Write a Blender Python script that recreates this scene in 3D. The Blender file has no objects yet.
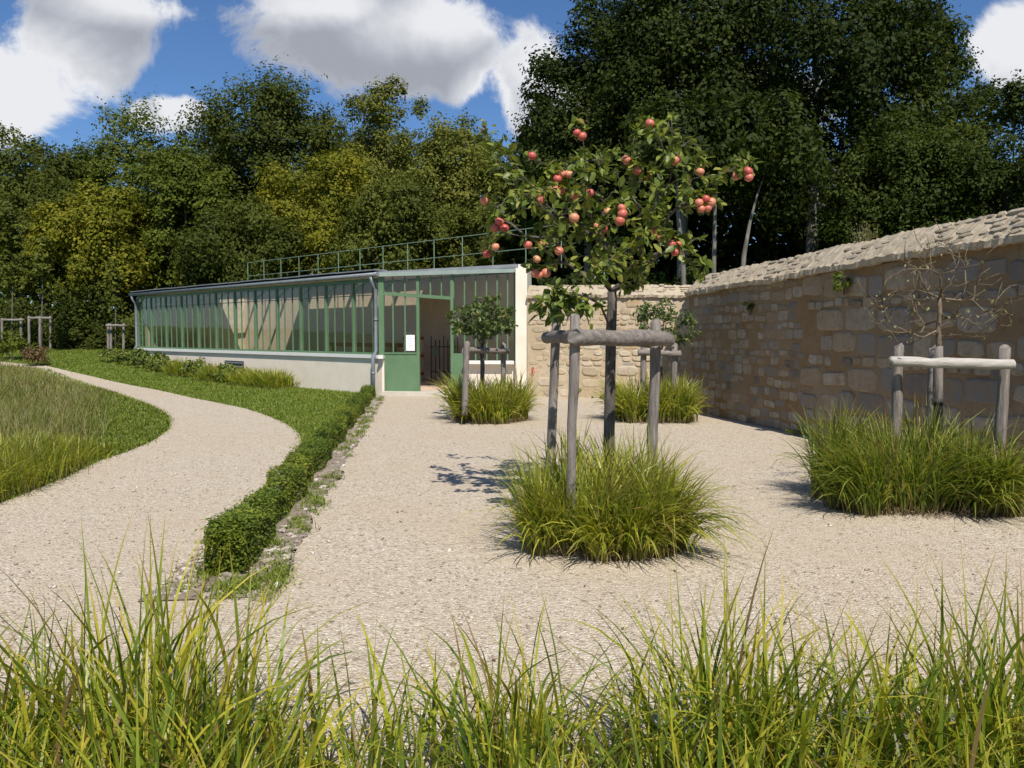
import bpy, bmesh, math, random
import numpy as np
from mathutils import Vector, Matrix

R = math.radians
scene = bpy.context.scene
C = scene.collection

# ------------------------------------------------------------------ camera
F = 800.0                      # focal length in pixels of a 1024 px wide frame
CAM_H = 1.6
PITCH = math.atan(50 / F)
cam_d = bpy.data.cameras.new('camera')
cam = bpy.data.objects.new('camera', cam_d)
C.objects.link(cam)
cam_d.sensor_width = 36.0
cam_d.lens = F / 1024 * 36.0
cam_d.clip_start = 0.05
cam_d.clip_end = 2000
cam.location = (0, 0, CAM_H)
cam.rotation_euler = (R(90) - PITCH, 0, 0)
scene.camera = cam
scene.cycles.diffuse_bounces = 6
scene.cycles.max_bounces = 14
scene.cycles.transparent_max_bounces = 24

# ------------------------------------------------------------------ sun and sky
SUN_AZ = 15.0                  # degrees to the right of straight behind the camera
SUN_EL = 51.0
sdir = Vector((math.sin(R(SUN_AZ)) * math.cos(R(SUN_EL)), -math.cos(R(SUN_AZ)) * math.cos(R(SUN_EL)), math.sin(R(SUN_EL))))
sun_d = bpy.data.lights.new('sun', 'SUN')
sun_d.energy = 4.9
sun_d.angle = R(0.5)
sun_d.color = (1.0, 0.94, 0.85)
sun = bpy.data.objects.new('sun', sun_d)
C.objects.link(sun)
sun.rotation_euler = (-sdir).to_track_quat('-Z', 'Y').to_euler()
scene.view_settings.view_transform = 'Standard'
scene.view_settings.look = 'None'
scene.view_settings.exposure = 0.26
scene.view_settings.gamma = 1.0
scene.view_settings.use_curve_mapping = False


class NT:
    """small helper around a node tree"""
    def __init__(self, nt):
        self.nt = nt

    def n(self, kind, **kw):
        x = self.nt.nodes.new(kind)
        for k, v in kw.items():
            setattr(x, k, v)
        return x

    def link(self, a, b):
        self.nt.links.new(a, b)

    def inp(self, sock, v):
        if hasattr(v, 'links') or isinstance(v, bpy.types.NodeSocket):
            self.link(v, sock)
        else:
            sock.default_value = v

    def m(self, op, a, b=0.0, c=0.0, clamp=False):
        x = self.n('ShaderNodeMath', operation=op, use_clamp=clamp)
        self.inp(x.inputs[0], a); self.inp(x.inputs[1], b); self.inp(x.inputs[2], c)
        return x.outputs[0]

    def smooth(self, v, a, b, lo=0.0, hi=1.0):
        x = self.n('ShaderNodeMapRange', interpolation_type='SMOOTHSTEP')
        self.inp(x.inputs[0], v)
        x.inputs[1].default_value = a; x.inputs[2].default_value = b
        x.inputs[3].default_value = lo; x.inputs[4].default_value = hi
        return x.outputs[0]

    def noise(self, vec, scale, detail=4.0, rough=0.55, dist=0.0):
        x = self.n('ShaderNodeTexNoise')
        if vec is not None:
            self.link(vec, x.inputs['Vector'])
        x.inputs['Scale'].default_value = scale
        x.inputs['Detail'].default_value = detail
        x.inputs['Roughness'].default_value = rough
        x.inputs['Distortion'].default_value = dist
        return x.outputs[0]

    def mix(self, fac, a, b, mode='MIX'):
        x = self.n('ShaderNodeMix', data_type='RGBA', blend_type=mode)
        self.inp(x.inputs[0], fac)
        self.inp(x.inputs[6], a if not isinstance(a, tuple) else (*a, 1)[:4])
        self.inp(x.inputs[7], b if not isinstance(b, tuple) else (*b, 1)[:4])
        return x.outputs[2]

    def ramp(self, fac, stops, interp='LINEAR'):
        x = self.n('ShaderNodeValToRGB')
        cr = x.color_ramp
        cr.interpolation = interp
        while len(cr.elements) < len(stops):
            cr.elements.new(0.5)
        for e, (p, c) in zip(cr.elements, stops):
            e.position = p
            e.color = (*c, 1)
        self.link(fac, x.inputs[0])
        return x.outputs[0]


world = bpy.data.worlds.new('World')
scene.world = world
world.use_nodes = True
W = NT(world.node_tree)
world.node_tree.nodes.clear()
SKY_STRENGTH = 0.065
sky = W.n('ShaderNodeTexSky', sky_type='NISHITA')
sky.sun_disc = False
sky.sun_elevation = R(SUN_EL)
sky.sun_rotation = math.atan2(sdir.x, sdir.y)
sky.air_density = 1.0
sky.dust_density = 0.3
sky.ozone_density = 2.5
tc = W.n('ShaderNodeTexCoord')
sep = W.n('ShaderNodeSeparateXYZ')
W.link(tc.outputs['Generated'], sep.inputs[0])
dx, dy, dz = sep.outputs
yy = W.m('MAXIMUM', dy, 0.05)
u = W.m('DIVIDE', dx, yy)
v = W.m('DIVIDE', dz, yy)
front = W.smooth(dy, 0.1, 0.3)
# cumulus banks by their heading and height in the sky
blobs = [(98, 32, 98, 76), (10, 105, 95, 62), (175, 118, 45, 24), (368, 42, 136, 62), (440, 55, 90, 55), (305, 2, 55, 42),
         (530, 82, 55, 60), (560, 120, 60, 60), (1010, 52, 62, 58), (700, 120, 160, 70), (880, -60, 160, 70), (-160, 60, 150, 110), (1250, 80, 160, 120),
         (300, -190, 260, 90), (750, -260, 260, 90)]
dens = None
for (px, py, rx, ry) in blobs:
    a = W.m('MULTIPLY', W.m('SUBTRACT', u, (px - 512) / F), F / rx)
    b = W.m('MULTIPLY', W.m('SUBTRACT', v, (334 - py) / F), F / ry)
    d2 = W.m('SQRT', W.m('ADD', W.m('MULTIPLY', a, a), W.m('MULTIPLY', b, b)))
    d2 = W.m('SUBTRACT', 1.0, d2)
    dens = d2 if dens is None else W.m('SMOOTH_MAX', dens, d2, 0.25)
n1 = W.noise(tc.outputs['Generated'], 10.0, 10.0, 0.64, 0.3)
n2 = W.noise(tc.outputs['Generated'], 3.2, 6.0, 0.55, 0.0)
df = W.m('ADD', dens, W.m('MULTIPLY', W.m('SUBTRACT', n1, 0.5), 1.5))
rest = W.m('MULTIPLY', W.m('SUBTRACT', n2, 0.56), 6.0)  # unseen clouds overhead and behind, added for fill light and reflections
df = W.m('ADD', W.m('MULTIPLY', df, front), W.m('MULTIPLY', rest, W.m('SUBTRACT', 1.0, front)))
cover = W.smooth(df, 0.02, 0.30)
n3 = W.noise(tc.outputs['Generated'], 7.0, 8.0, 0.6, 0.25)
whites = [(15, 100, 100, 55), (95, 128, 80, 26), (535, 72, 50, 50), (495, 100, 30, 30), (185, 112, 26, 18), (445, 28, 75, 30), (330, 15, 60, 18), (1005, 42, 55, 45), (150, 8, 70, 20)]
wd = None
for (px, py, rx, ry) in whites:
    a = W.m('MULTIPLY', W.m('SUBTRACT', u, (px - 512) / F), F / rx)
    b = W.m('MULTIPLY', W.m('SUBTRACT', v, (334 - py) / F), F / ry)
    d2 = W.m('SUBTRACT', 1.0, W.m('SQRT', W.m('ADD', W.m('MULTIPLY', a, a), W.m('MULTIPLY', b, b))))
    wd = d2 if wd is None else W.m('SMOOTH_MAX', wd, d2, 0.2)
wd = W.m('ADD', W.m('MAXIMUM', wd, -1.2), W.m('MULTIPLY', W.m('SUBTRACT', n3, 0.5), 2.2))
bright = W.smooth(wd, -0.75, 0.55)
thin = W.smooth(df, 0.05, 0.45, 0.35, 0.0)
ccol = W.ramp(W.m('ADD', bright, thin, clamp=True), [(0.0, (0.30, 0.32, 0.37)), (0.35, (0.42, 0.44, 0.49)), (0.7, (0.54, 0.555, 0.59)), (1.0, (0.69, 0.70, 0.73))])
ccol = W.mix(1.0, ccol, (1 / SKY_STRENGTH, 1 / SKY_STRENGTH, 1 / SKY_STRENGTH), 'MULTIPLY')
skyc = W.mix(1.0, sky.outputs[0], (0.80, 1.08, 1.42), 'MULTIPLY')
final = W.mix(cover, skyc, ccol)
bg = W.n('ShaderNodeBackground')
bg.inputs['Strength'].default_value = SKY_STRENGTH
W.link(final, bg.inputs[0])
wo = W.n('ShaderNodeOutputWorld')
W.link(bg.outputs[0], wo.inputs[0])


# ------------------------------------------------------------------ terrain and pixel helpers
def sstep(t):
    t = np.clip(t, 0, 1)
    return t * t * (3 - 2 * t)


def terrain(x, y):
    """flat in front, rising beyond the greenhouse on the left"""
    x = np.asarray(x, float); y = np.asarray(y, float)
    side = sstep((-3.0 - x) / 5.0)
    z = side * (0.78 * sstep((y - 24) / 14))
    return z + 0.035 * np.maximum(y - 38, 0)


cp, sp = math.cos(PITCH), math.sin(PITCH)


def ray(px, py):
    a, b = (px - 512) / F, (384 - py) / F
    return Vector((a, cp + b * sp, -sp + b * cp))


def P(px, py, depth):
    """world point seen at a pixel, at a forward distance"""
    r = ray(px, py)
    return Vector((0, 0, CAM_H)) + r * (depth / r.y)


def G(px, py):
    """ground point at a pixel"""
    r = ray(px, py)
    t = 1.0
    lo, hi = 0.5, 120.0
    for k in range(60):
        mid = (lo + hi) / 2
        p = Vector((0, 0, CAM_H)) + r * mid
        if p.z > float(terrain(p.x, p.y)):
            lo = mid
        else:
            hi = mid
    p = Vector((0, 0, CAM_H)) + r * lo
    return Vector((p.x, p.y, float(terrain(p.x, p.y))))


# ------------------------------------------------------------------ objects
def chain_loc(o):
    v = Vector((0, 0, 0))
    while o is not None:
        v += Vector(o.location)
        o = o.parent
    return v


def tag(o, label=None, cat=None, group=None, kind=None):
    if label: o['label'] = label
    if cat: o['category'] = cat
    if group: o['group'] = group
    if kind: o['kind'] = kind
    return o


def thing(name, loc, label, cat, group=None):
    o = bpy.data.objects.new(name, None)
    o.empty_display_size = 0.1
    C.objects.link(o)
    o.location = loc
    return tag(o, label, cat, group)


def np_obj(name, V, faces, mat, parent=None, smooth=False, attr=None, loc=None, uv_attr=None):
    """one mesh object from numpy verts (world space) and a list of face arrays (n,k)"""
    me = bpy.data.meshes.new(name)
    V = np.asarray(V, np.float32).reshape(-1, 3).copy()
    if parent is not None:
        off = chain_loc(parent)
    elif loc is not None:
        off = Vector(loc)
    else:
        off = Vector((0, 0, 0))
    V -= np.array(off, np.float32)
    me.vertices.add(len(V))
    me.vertices.foreach_set('co', V.ravel())
    faces = [np.asarray(f, np.int32) for f in faces if len(f)]
    loops = np.concatenate([f.ravel() for f in faces])
    sizes = np.concatenate([np.full(len(f), f.shape[1], np.int32) for f in faces])
    starts = np.concatenate([[0], np.cumsum(sizes)[:-1]]).astype(np.int32)
    me.loops.add(len(loops))
    me.loops.foreach_set('vertex_index', loops)
    me.polygons.add(len(sizes))
    me.polygons.foreach_set('loop_start', starts)
    me.polygons.foreach_set('loop_total', sizes)
    if smooth:
        me.polygons.foreach_set('use_smooth', np.ones(len(sizes), bool))
    if attr is not None:
        a = me.attributes.new('along', 'FLOAT', 'POINT')
        a.data.foreach_set('value', np.asarray(attr, np.float32))
    mats = mat if isinstance(mat, (list, tuple)) else [mat]
    for x in mats:
        me.materials.append(x)
    me.update(calc_edges=True)
    me.validate()
    o = bpy.data.objects.new(name, me)
    C.objects.link(o)
    if parent is not None:
        o.parent = parent
    elif loc is not None:
        o.location = loc
    return o


class MB:
    """collects boxes, tubes and polygons in world space"""
    def __init__(self):
        self.V = []
        self.Fs = []
        self.mi = []
        self.cur = 0

    def add(self, verts, faces):
        b = len(self.V)
        self.V += [tuple(v) for v in verts]
        for f in faces:
            self.Fs.append([b + i for i in f])
            self.mi.append(self.cur)

    def box(self, c, ax, ay, az):
        """centre and three half-axis vectors"""
        c, ax, ay, az = map(Vector, (c, ax, ay, az))
        vs = [c + sx * ax + sy * ay + sz * az for sz in (-1, 1) for sy in (-1, 1) for sx in (-1, 1)]
        self.add(vs, [(0, 2, 3, 1), (4, 5, 7, 6), (0, 1, 5, 4), (2, 6, 7, 3), (0, 4, 6, 2), (1, 3, 7, 5)])

    def bar(self, p0, p1, w, h, up=(0, 0, 1)):
        """rectangular bar from p0 to p1: w across, h along up"""
        p0, p1 = Vector(p0), Vector(p1)
        d = p1 - p0
        L = d.length
        d.normalize()
        up = Vector(up)
        s = d.cross(up)
        if s.length < 1e-4:
            s = d.cross(Vector((0, 1, 0)))
        s.normalize()
        uu = s.cross(d)
        self.box((p0 + p1) / 2, d * L / 2, s * w / 2, uu * h / 2)

    def prism(self, poly, z0, z1):
        n = len(poly)
        g = lambda z, p: z(p[0], p[1]) if callable(z) else z
        vs = [(p[0], p[1], g(z0, p)) for p in poly] + [(p[0], p[1], g(z1, p)) for p in poly]
        fs = [tuple(range(n - 1, -1, -1)), tuple(range(n, 2 * n))]
        fs += [(i, (i + 1) % n, n + (i + 1) % n, n + i) for i in range(n)]
        self.add(vs, fs)

    def tube(self, pts, radii, sides=8, jit=0.0, rng=None, cap=True):
        pts = [Vector(p) for p in pts]
        if not hasattr(radii, '__len__'):
            radii = [radii] * len(pts)
        n = len(pts)
        vs = []
        ref = None
        for i, p in enumerate(pts):
            d = (pts[min(i + 1, n - 1)] - pts[max(i - 1, 0)])
            if d.length < 1e-9:
                d = Vector((0, 0, 1))
            d.normalize()
            if ref is None:
                ref = Vector((1, 0, 0)) if abs(d.x) < 0.8 else Vector((0, 1, 0))
            a = (ref - d * ref.dot(d))
            if a.length < 1e-5:
                a = d.orthogonal()
            a.normalize()
            b = d.cross(a)
            ref = a
            for k in range(sides):
                t = 2 * math.pi * k / sides
                r = radii[i] * (1 + (rng.uniform(-jit, jit) if jit else 0))
                vs.append(p + (a * math.cos(t) + b * math.sin(t)) * r)
        fs = []
        for i in range(n - 1):
            for k in range(sides):
                k2 = (k + 1) % sides
                fs.append((i * sides + k, i * sides + k2, (i + 1) * sides + k2, (i + 1) * sides + k))
        if cap:
            fs.append(tuple(range(sides - 1, -1, -1)))
            fs.append(tuple((n - 1) * sides + k for k in range(sides)))
        self.add(vs, fs)

    def build(self, name, mat, parent=None, loc=None, smooth=False):
        me = bpy.data.meshes.new(name)
        off = chain_loc(parent) if parent is not None else Vector(loc or (0, 0, 0))
        me.from_pydata([Vector(v) - off for v in self.V], [], self.Fs)
        mats = mat if isinstance(mat, (list, tuple)) else [mat]
        for x in mats:
            me.materials.append(x)
        if len(mats) > 1:
            me.polygons.foreach_set('material_index', self.mi)
        if smooth:
            me.polygons.foreach_set('use_smooth', [len(f) <= 4 for f in self.Fs])
        me.update()
        o = bpy.data.objects.new(name, me)
        C.objects.link(o)
        if parent is not None:
            o.parent = parent
        else:
            o.location = off
        return o


# ------------------------------------------------------------------ materials
def new_mat(name):
    m = bpy.data.materials.new(name)
    m.use_nodes = True
    m.node_tree.nodes.clear()
    t = NT(m.node_tree)
    out = t.n('ShaderNodeOutputMaterial')
    return m, t, out


def bump(t, height, strength, dist):
    b = t.n('ShaderNodeBump')
    b.inputs['Strength'].default_value = strength
    b.inputs['Distance'].default_value = dist
    t.link(height, b.inputs['Height'])
    return b.outputs[0]


def simple(name, c0, c1, scale=6.0, rough=0.8, bstr=0.3, bdist=0.01, detail=5.0, stretch=None, spec=0.3, metallic=0.0, bscale=None):
    m, t, out = new_mat(name)
    geo = t.n('ShaderNodeNewGeometry')
    vec = geo.outputs['Position']
    if stretch:
        mp = t.n('ShaderNodeMapping')
        mp.inputs['Scale'].default_value = stretch
        t.link(vec, mp.inputs[0])
        vec = mp.outputs[0]
    nz = t.noise(vec, scale, detail, 0.6)
    col = t.ramp(nz, [(0.3, c0), (0.7, c1)])
    p = t.n('ShaderNodeBsdfPrincipled')
    t.link(col, p.inputs['Base Color'])
    p.inputs['Roughness'].default_value = rough
    p.inputs['Specular IOR Level'].default_value = spec
    p.inputs['Metallic'].default_value = metallic
    if bstr:
        nb = t.noise(vec, bscale or scale * 4, 6.0, 0.65)
        t.link(bump(t, nb, bstr, bdist), p.inputs['Normal'])
    t.link(p.outputs[0], out.inputs[0])
    return m


def leaf_mat(name, stops, trans=0.35, rough=0.45, noise_scale=0.35, patch=0.5, spec=0.35):
    """leaf colour differs from leaf to leaf and from bough to bough"""
    m, t, out = new_mat(name)
    geo = t.n('ShaderNodeNewGeometry')
    rnd = geo.outputs['Random Per Island']
    big = t.noise(geo.outputs['Position'], noise_scale, 3.0, 0.5)
    f = t.m('ADD', t.m('MULTIPLY', rnd, 1 - patch), t.m('MULTIPLY', t.smooth(big, 0.3, 0.7), patch))
    col = t.ramp(f, stops)
    p = t.n('ShaderNodeBsdfPrincipled')
    t.link(col, p.inputs['Base Color'])
    p.inputs['Roughness'].default_value = rough
    p.inputs['Specular IOR Level'].default_value = spec
    tr = t.n('ShaderNodeBsdfTranslucent')
    t.link(t.mix(1.0, col, (1.1, 1.15, 0.6), 'MULTIPLY'), tr.inputs[0])
    mx = t.n('ShaderNodeMixShader')
    mx.inputs[0].default_value = trans
    t.link(p.outputs[0], mx.inputs[1])
    t.link(tr.outputs[0], mx.inputs[2])
    t.link(mx.outputs[0], out.inputs[0])
    return m


def blade_mat(name, base, stops, tip, trans=0.4, rough=0.4, straw=0.06):
    """grass blades: straw at the foot, green above, a few dry blades"""
    m, t, out = new_mat(name)
    geo = t.n('ShaderNodeNewGeometry')
    rnd = geo.outputs['Random Per Island']
    at = t.n('ShaderNodeAttribute', attribute_name='along')
    al = at.outputs['Fac']
    col = t.ramp(rnd, stops)
    col = t.mix(t.smooth(al, 0.0, 0.28, 1.0, 0.0), col, base)
    r2 = t.m('FRACT', t.m('MULTIPLY', rnd, 37.7))
    col = t.mix(t.m('MULTIPLY', t.smooth(al, 0.6, 1.0), t.m('MULTIPLY', r2, 0.75)), col, tip)
    dry = t.m('LESS_THAN', t.m('FRACT', t.m('MULTIPLY', rnd, 91.3)), straw)
    col = t.mix(dry, col, (0.30, 0.21, 0.09))
    p = t.n('ShaderNodeBsdfPrincipled')
    t.link(col, p.inputs['Base Color'])
    p.inputs['Roughness'].default_value = rough
    p.inputs['Specular IOR Level'].default_value = 0.4
    tr = t.n('ShaderNodeBsdfTranslucent')
    t.link(t.mix(1.0, col, (1.15, 1.15, 0.5), 'MULTIPLY'), tr.inputs[0])
    mx = t.n('ShaderNodeMixShader')
    mx.inputs[0].default_value = trans
    t.link(p.outputs[0], mx.inputs[1])
    t.link(tr.outputs[0], mx.inputs[2])
    t.link(mx.outputs[0], out.inputs[0])
    return m


def gravel_mat(name):
    m, t, out = new_mat(name)
    geo = t.n('ShaderNodeNewGeometry')
    pos = geo.outputs['Position']
    vor = t.n('ShaderNodeTexVoronoi')
    vor.inputs['Scale'].default_value = 64.0
    t.link(pos, vor.inputs['Vector'])
    sepc = t.n('ShaderNodeSeparateColor')
    t.link(vor.outputs['Color'], sepc.inputs[0])
    v2 = t.n('ShaderNodeTexVoronoi')
    v2.inputs['Scale'].default_value = 21.0
    t.link(pos, v2.inputs['Vector'])
    s2 = t.n('ShaderNodeSeparateColor')
    t.link(v2.outputs['Color'], s2.inputs[0])
    stone = t.ramp(sepc.outputs[0], [(0.0, (0.20, 0.155, 0.11)), (0.06, (0.34, 0.285, 0.22)), (0.3, (0.485, 0.415, 0.32)), (0.8, (0.57, 0.495, 0.39)), (0.96, (0.66, 0.60, 0.50)), (1.0, (0.76, 0.72, 0.64))])
    # larger scattered stones
    big = t.ramp(s2.outputs[1], [(0.0, (0.16, 0.12, 0.09)), (0.4, (0.36, 0.28, 0.20)), (1.0, (0.70, 0.65, 0.57))])
    isbig = t.m('MULTIPLY', t.m('LESS_THAN', s2.outputs[0], 0.10), t.m('LESS_THAN', v2.outputs['Distance'], 0.42))
    col = t.mix(isbig, stone, big)
    # gaps between stones are coloured a darker brown
    gap = t.smooth(vor.outputs['Distance'], 0.35, 0.75)
    col = t.mix(t.m('MULTIPLY', gap, 0.4), col, (0.31, 0.24, 0.165))
    # trodden paler and browner patches
    n = t.noise(pos, 0.55, 4.0, 0.6)
    col = t.mix(t.smooth(n, 0.35, 0.7, 0.0, 0.5), col, (0.46, 0.375, 0.27))
    n2 = t.noise(pos, 4.5, 5.0, 0.65)
    col = t.mix(t.smooth(n2, 0.56, 0.75, 0.0, 0.32), col, (0.30, 0.225, 0.15))
    p = t.n('ShaderNodeBsdfPrincipled')
    t.link(col, p.inputs['Base Color'])
    p.inputs['Roughness'].default_value = 0.9
    p.inputs['Specular IOR Level'].default_value = 0.2
    h = t.m('ADD', t.m('MULTIPLY', vor.outputs['Distance'], -1.0), t.m('MULTIPLY', t.noise(pos, 9.0, 4.0, 0.6), 1.2))
    h = t.m('ADD', h, t.m('MULTIPLY', isbig, 0.6))
    t.link(bump(t, h, 0.8, 0.012), p.inputs['Normal'])
    t.link(p.outputs[0], out.inputs[0])
    return m


def turf_mat(name, dark, light, straw):
    m, t, out = new_mat(name)
    geo = t.n('ShaderNodeNewGeometry')
    pos = geo.outputs['Position']
    n = t.noise(pos, 0.5, 4.0, 0.6)
    n2 = t.noise(pos, 14.0, 5.0, 0.7)
    col = t.mix(t.smooth(n, 0.3, 0.7), dark, light)
    col = t.mix(t.smooth(n2, 0.45, 0.75, 0.0, 0.6), col, straw)
    p = t.n('ShaderNodeBsdfPrincipled')
    t.link(col, p.inputs['Base Color'])
    p.inputs['Roughness'].default_value = 0.9
    p.inputs['Specular IOR Level'].default_value = 0.1
    t.link(bump(t, t.noise(pos, 30.0, 4.0, 0.7), 1.0, 0.03), p.inputs['Normal'])
    t.link(p.outputs[0], out.inputs[0])
    return m


def stone_mat(name, stops, dirt, rough=0.9, nscale=9.0, smear=None):
    m, t, out = new_mat(name)
    geo = t.n('ShaderNodeNewGeometry')
    pos = geo.outputs['Position']
    rnd = geo.outputs['Random Per Island']
    col = t.ramp(rnd, stops)
    n = t.noise(pos, nscale, 7.0, 0.7)
    col = t.mix(t.smooth(n, 0.4, 0.68, 0.0, 0.75), col, dirt)
    n2 = t.noise(pos, 34.0, 4.0, 0.7)
    col = t.mix(t.smooth(n2, 0.55, 0.8, 0.0, 0.5), col, (0.09, 0.085, 0.08))
    if smear:
        n3 = t.noise(pos, 2.6, 8.0, 0.72, 0.4)
        col = t.mix(t.smooth(n3, 0.5, 0.64, 0.0, 0.7), col, smear)
    p = t.n('ShaderNodeBsdfPrincipled')
    t.link(col, p.inputs['Base Color'])
    p.inputs['Roughness'].default_value = rough
    p.inputs['Specular IOR Level'].default_value = 0.15
    t.link(bump(t, t.m('ADD', n, t.m('MULTIPLY', n2, 0.4)), 0.8, 0.02), p.inputs['Normal'])
    t.link(p.outputs[0], out.inputs[0])
    return m


def mortar_mat(name, a, b, c):
    m, t, out = new_mat(name)
    geo = t.n('ShaderNodeNewGeometry')
    pos = geo.outputs['Position']
    n = t.noise(pos, 0.9, 6.0, 0.65)
    col = t.ramp(n, [(0.3, a), (0.5, b), (0.7, c)])
    n2 = t.noise(pos, 11.0, 6.0, 0.7)
    col = t.mix(t.smooth(n2, 0.5, 0.75, 0.0, 0.6), col, tuple(x * 0.55 for x in a))
    p = t.n('ShaderNodeBsdfPrincipled')
    t.link(col, p.inputs['Base Color'])
    p.inputs['Roughness'].default_value = 0.95
    p.inputs['Specular IOR Level'].default_value = 0.1
    t.link(bump(t, t.noise(pos, 45.0, 6.0, 0.7), 0.7, 0.01), p.inputs['Normal'])
    t.link(p.outputs[0], out.inputs[0])
    return m


def glass_mat(name):
    m, t, out = new_mat(name)
    tr = t.n('ShaderNodeBsdfTransparent')
    tr.inputs[0].default_value = (0.97, 0.98, 0.972, 1)
    gl = t.n('ShaderNodeBsdfGlossy')
    gl.inputs['Roughness'].default_value = 0.02
    lw = t.n('ShaderNodeLayerWeight')
    lw.inputs['Blend'].default_value = 0.5
    refl = t.m('ADD', 0.035, t.m('MULTIPLY', t.m('POWER', lw.outputs['Facing'], 4.0), 0.7))
    geo = t.n('ShaderNodeNewGeometry')
    nz = t.noise(geo.outputs['Position'], 1.2, 2.0, 0.5)
    t.link(bump(t, nz, 0.12, 0.02), gl.inputs['Normal'])
    mx = t.n('ShaderNodeMixShader')
    t.link(refl, mx.inputs[0])
    t.link(tr.outputs[0], mx.inputs[1])
    t.link(gl.outputs[0], mx.inputs[2])
    t.link(mx.outputs[0], out.inputs[0])
    return m


M = {}
M['gravel'] = gravel_mat('gravel')
M['turf'] = turf_mat('turf', (0.07, 0.115, 0.018), (0.105, 0.165, 0.026), (0.14, 0.155, 0.045))
M['soil'] = simple('soil', (0.20, 0.16, 0.12), (0.42, 0.355, 0.28), 11.0, 0.95, 1.0, 0.03)
M['rubble'] = stone_mat('rubble', [(0.0, (0.20, 0.16, 0.13)), (0.5, (0.38, 0.32, 0.27)), (1.0, (0.62, 0.58, 0.54))], (0.22, 0.17, 0.13))
M['plaster'] = simple('plaster', (0.71, 0.615, 0.50), (0.79, 0.70, 0.585), 2.2, 0.9, 0.35, 0.006, bscale=30)
M['white_sill'] = simple('white_sill', (0.66, 0.65, 0.62), (0.74, 0.73, 0.70), 5.0, 0.6, 0.1, 0.003)
M['green'] = simple('green_paint', (0.095, 0.175, 0.088), (0.125, 0.210, 0.112), 3.0, 0.42, 0.06, 0.002, spec=0.4)
M['zinc'] = simple('zinc', (0.17, 0.19, 0.21), (0.25, 0.275, 0.30), 4.0, 0.45, 0.1, 0.003, spec=0.5, metallic=0.25)
M['roof'] = simple('roof_sheet', (0.16, 0.175, 0.19), (0.25, 0.265, 0.28), 3.0, 0.6, 0.1, 0.004)
M['ceiling'] = simple('ceiling_board', (0.70, 0.66, 0.58), (0.78, 0.74, 0.66), 3.0, 0.9, 0.1, 0.004)
M['inner'] = simple('inner_render', (0.52, 0.39, 0.285), (0.66, 0.51, 0.385), 1.3, 0.95, 0.4, 0.01)
M['inner_stone'] = simple('inner_stone', (0.40, 0.33, 0.23), (0.56, 0.48, 0.36), 4.0, 0.95, 0.7, 0.02)
M['terracotta'] = simple('terracotta', (0.52, 0.38, 0.27), (0.66, 0.51, 0.39), 7.0, 0.8, 0.3, 0.005)
M['slab'] = simple('concrete_slab', (0.44, 0.40, 0.34), (0.56, 0.52, 0.45), 3.0, 0.9, 0.3, 0.004)
M['iron'] = simple('dark_iron', (0.03, 0.035, 0.035), (0.06, 0.065, 0.06), 8.0, 0.6, 0.2, 0.003)
M['paper'] = simple('paper', (0.78, 0.79, 0.80), (0.82, 0.83, 0.84), 2.0, 0.8, 0.0)
M['ink'] = simple('printed_ink', (0.42, 0.43, 0.46), (0.50, 0.51, 0.54), 2.0, 0.8, 0.0)
M['red_wood'] = simple('red_wood', (0.22, 0.07, 0.04), (0.30, 0.11, 0.06), 6.0, 0.7, 0.2, 0.004)
M['glass'] = glass_mat('glass')
M['wood'] = simple('weathered_wood', (0.115, 0.10, 0.09), (0.30, 0.265, 0.235), 9.0, 0.9, 0.9, 0.012, stretch=(4, 4, 0.45), bscale=22)
M['rail_wood'] = simple('weathered_log', (0.115, 0.10, 0.09), (0.29, 0.255, 0.225), 8.0, 0.9, 0.9, 0.012, stretch=(0.5, 4, 4), bscale=22)
M['pale_wood'] = simple('bleached_log', (0.30, 0.28, 0.25), (0.52, 0.49, 0.44), 8.0, 0.9, 0.7, 0.01, stretch=(0.5, 4, 4), bscale=22)
M['bark'] = simple('bark', (0.05, 0.044, 0.038), (0.17, 0.15, 0.13), 10.0, 0.95, 1.0, 0.015, stretch=(3, 3, 0.7), bscale=25)
M['dark_bark'] = simple('dark_bark', (0.06, 0.05, 0.04), (0.16, 0.14, 0.115), 3.0, 0.95, 1.0, 0.03, stretch=(3, 3, 0.6))
M['pale_bark'] = simple('pale_bark', (0.09, 0.082, 0.07), (0.27, 0.25, 0.215), 3.0, 0.95, 1.0, 0.03, stretch=(3, 3, 0.8))
M['twig'] = simple('twig_bark', (0.085, 0.065, 0.042), (0.20, 0.15, 0.10), 14.0, 0.9, 0.5, 0.006)
M['strap'] = simple('rubber_strap', (0.02, 0.02, 0.02), (0.04, 0.04, 0.04), 8.0, 0.7, 0.0)
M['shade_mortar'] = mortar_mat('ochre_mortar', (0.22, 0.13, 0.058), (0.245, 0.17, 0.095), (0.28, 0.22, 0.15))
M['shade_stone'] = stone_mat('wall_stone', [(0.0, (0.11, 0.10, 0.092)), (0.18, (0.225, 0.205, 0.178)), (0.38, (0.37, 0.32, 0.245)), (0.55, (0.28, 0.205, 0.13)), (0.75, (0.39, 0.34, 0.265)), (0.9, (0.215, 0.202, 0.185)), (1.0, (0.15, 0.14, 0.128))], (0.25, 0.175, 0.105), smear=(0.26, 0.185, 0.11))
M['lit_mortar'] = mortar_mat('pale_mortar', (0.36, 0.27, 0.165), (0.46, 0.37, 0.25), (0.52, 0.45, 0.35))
M['lit_stone'] = stone_mat('pale_stone', [(0.0, (0.26, 0.23, 0.18)), (0.25, (0.46, 0.38, 0.25)), (0.5, (0.56, 0.49, 0.38)), (0.75, (0.44, 0.32, 0.18)), (0.9, (0.50, 0.44, 0.35)), (1.0, (0.29, 0.28, 0.26))], (0.38, 0.28, 0.17), nscale=6.0, smear=(0.46, 0.37, 0.25))
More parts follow.
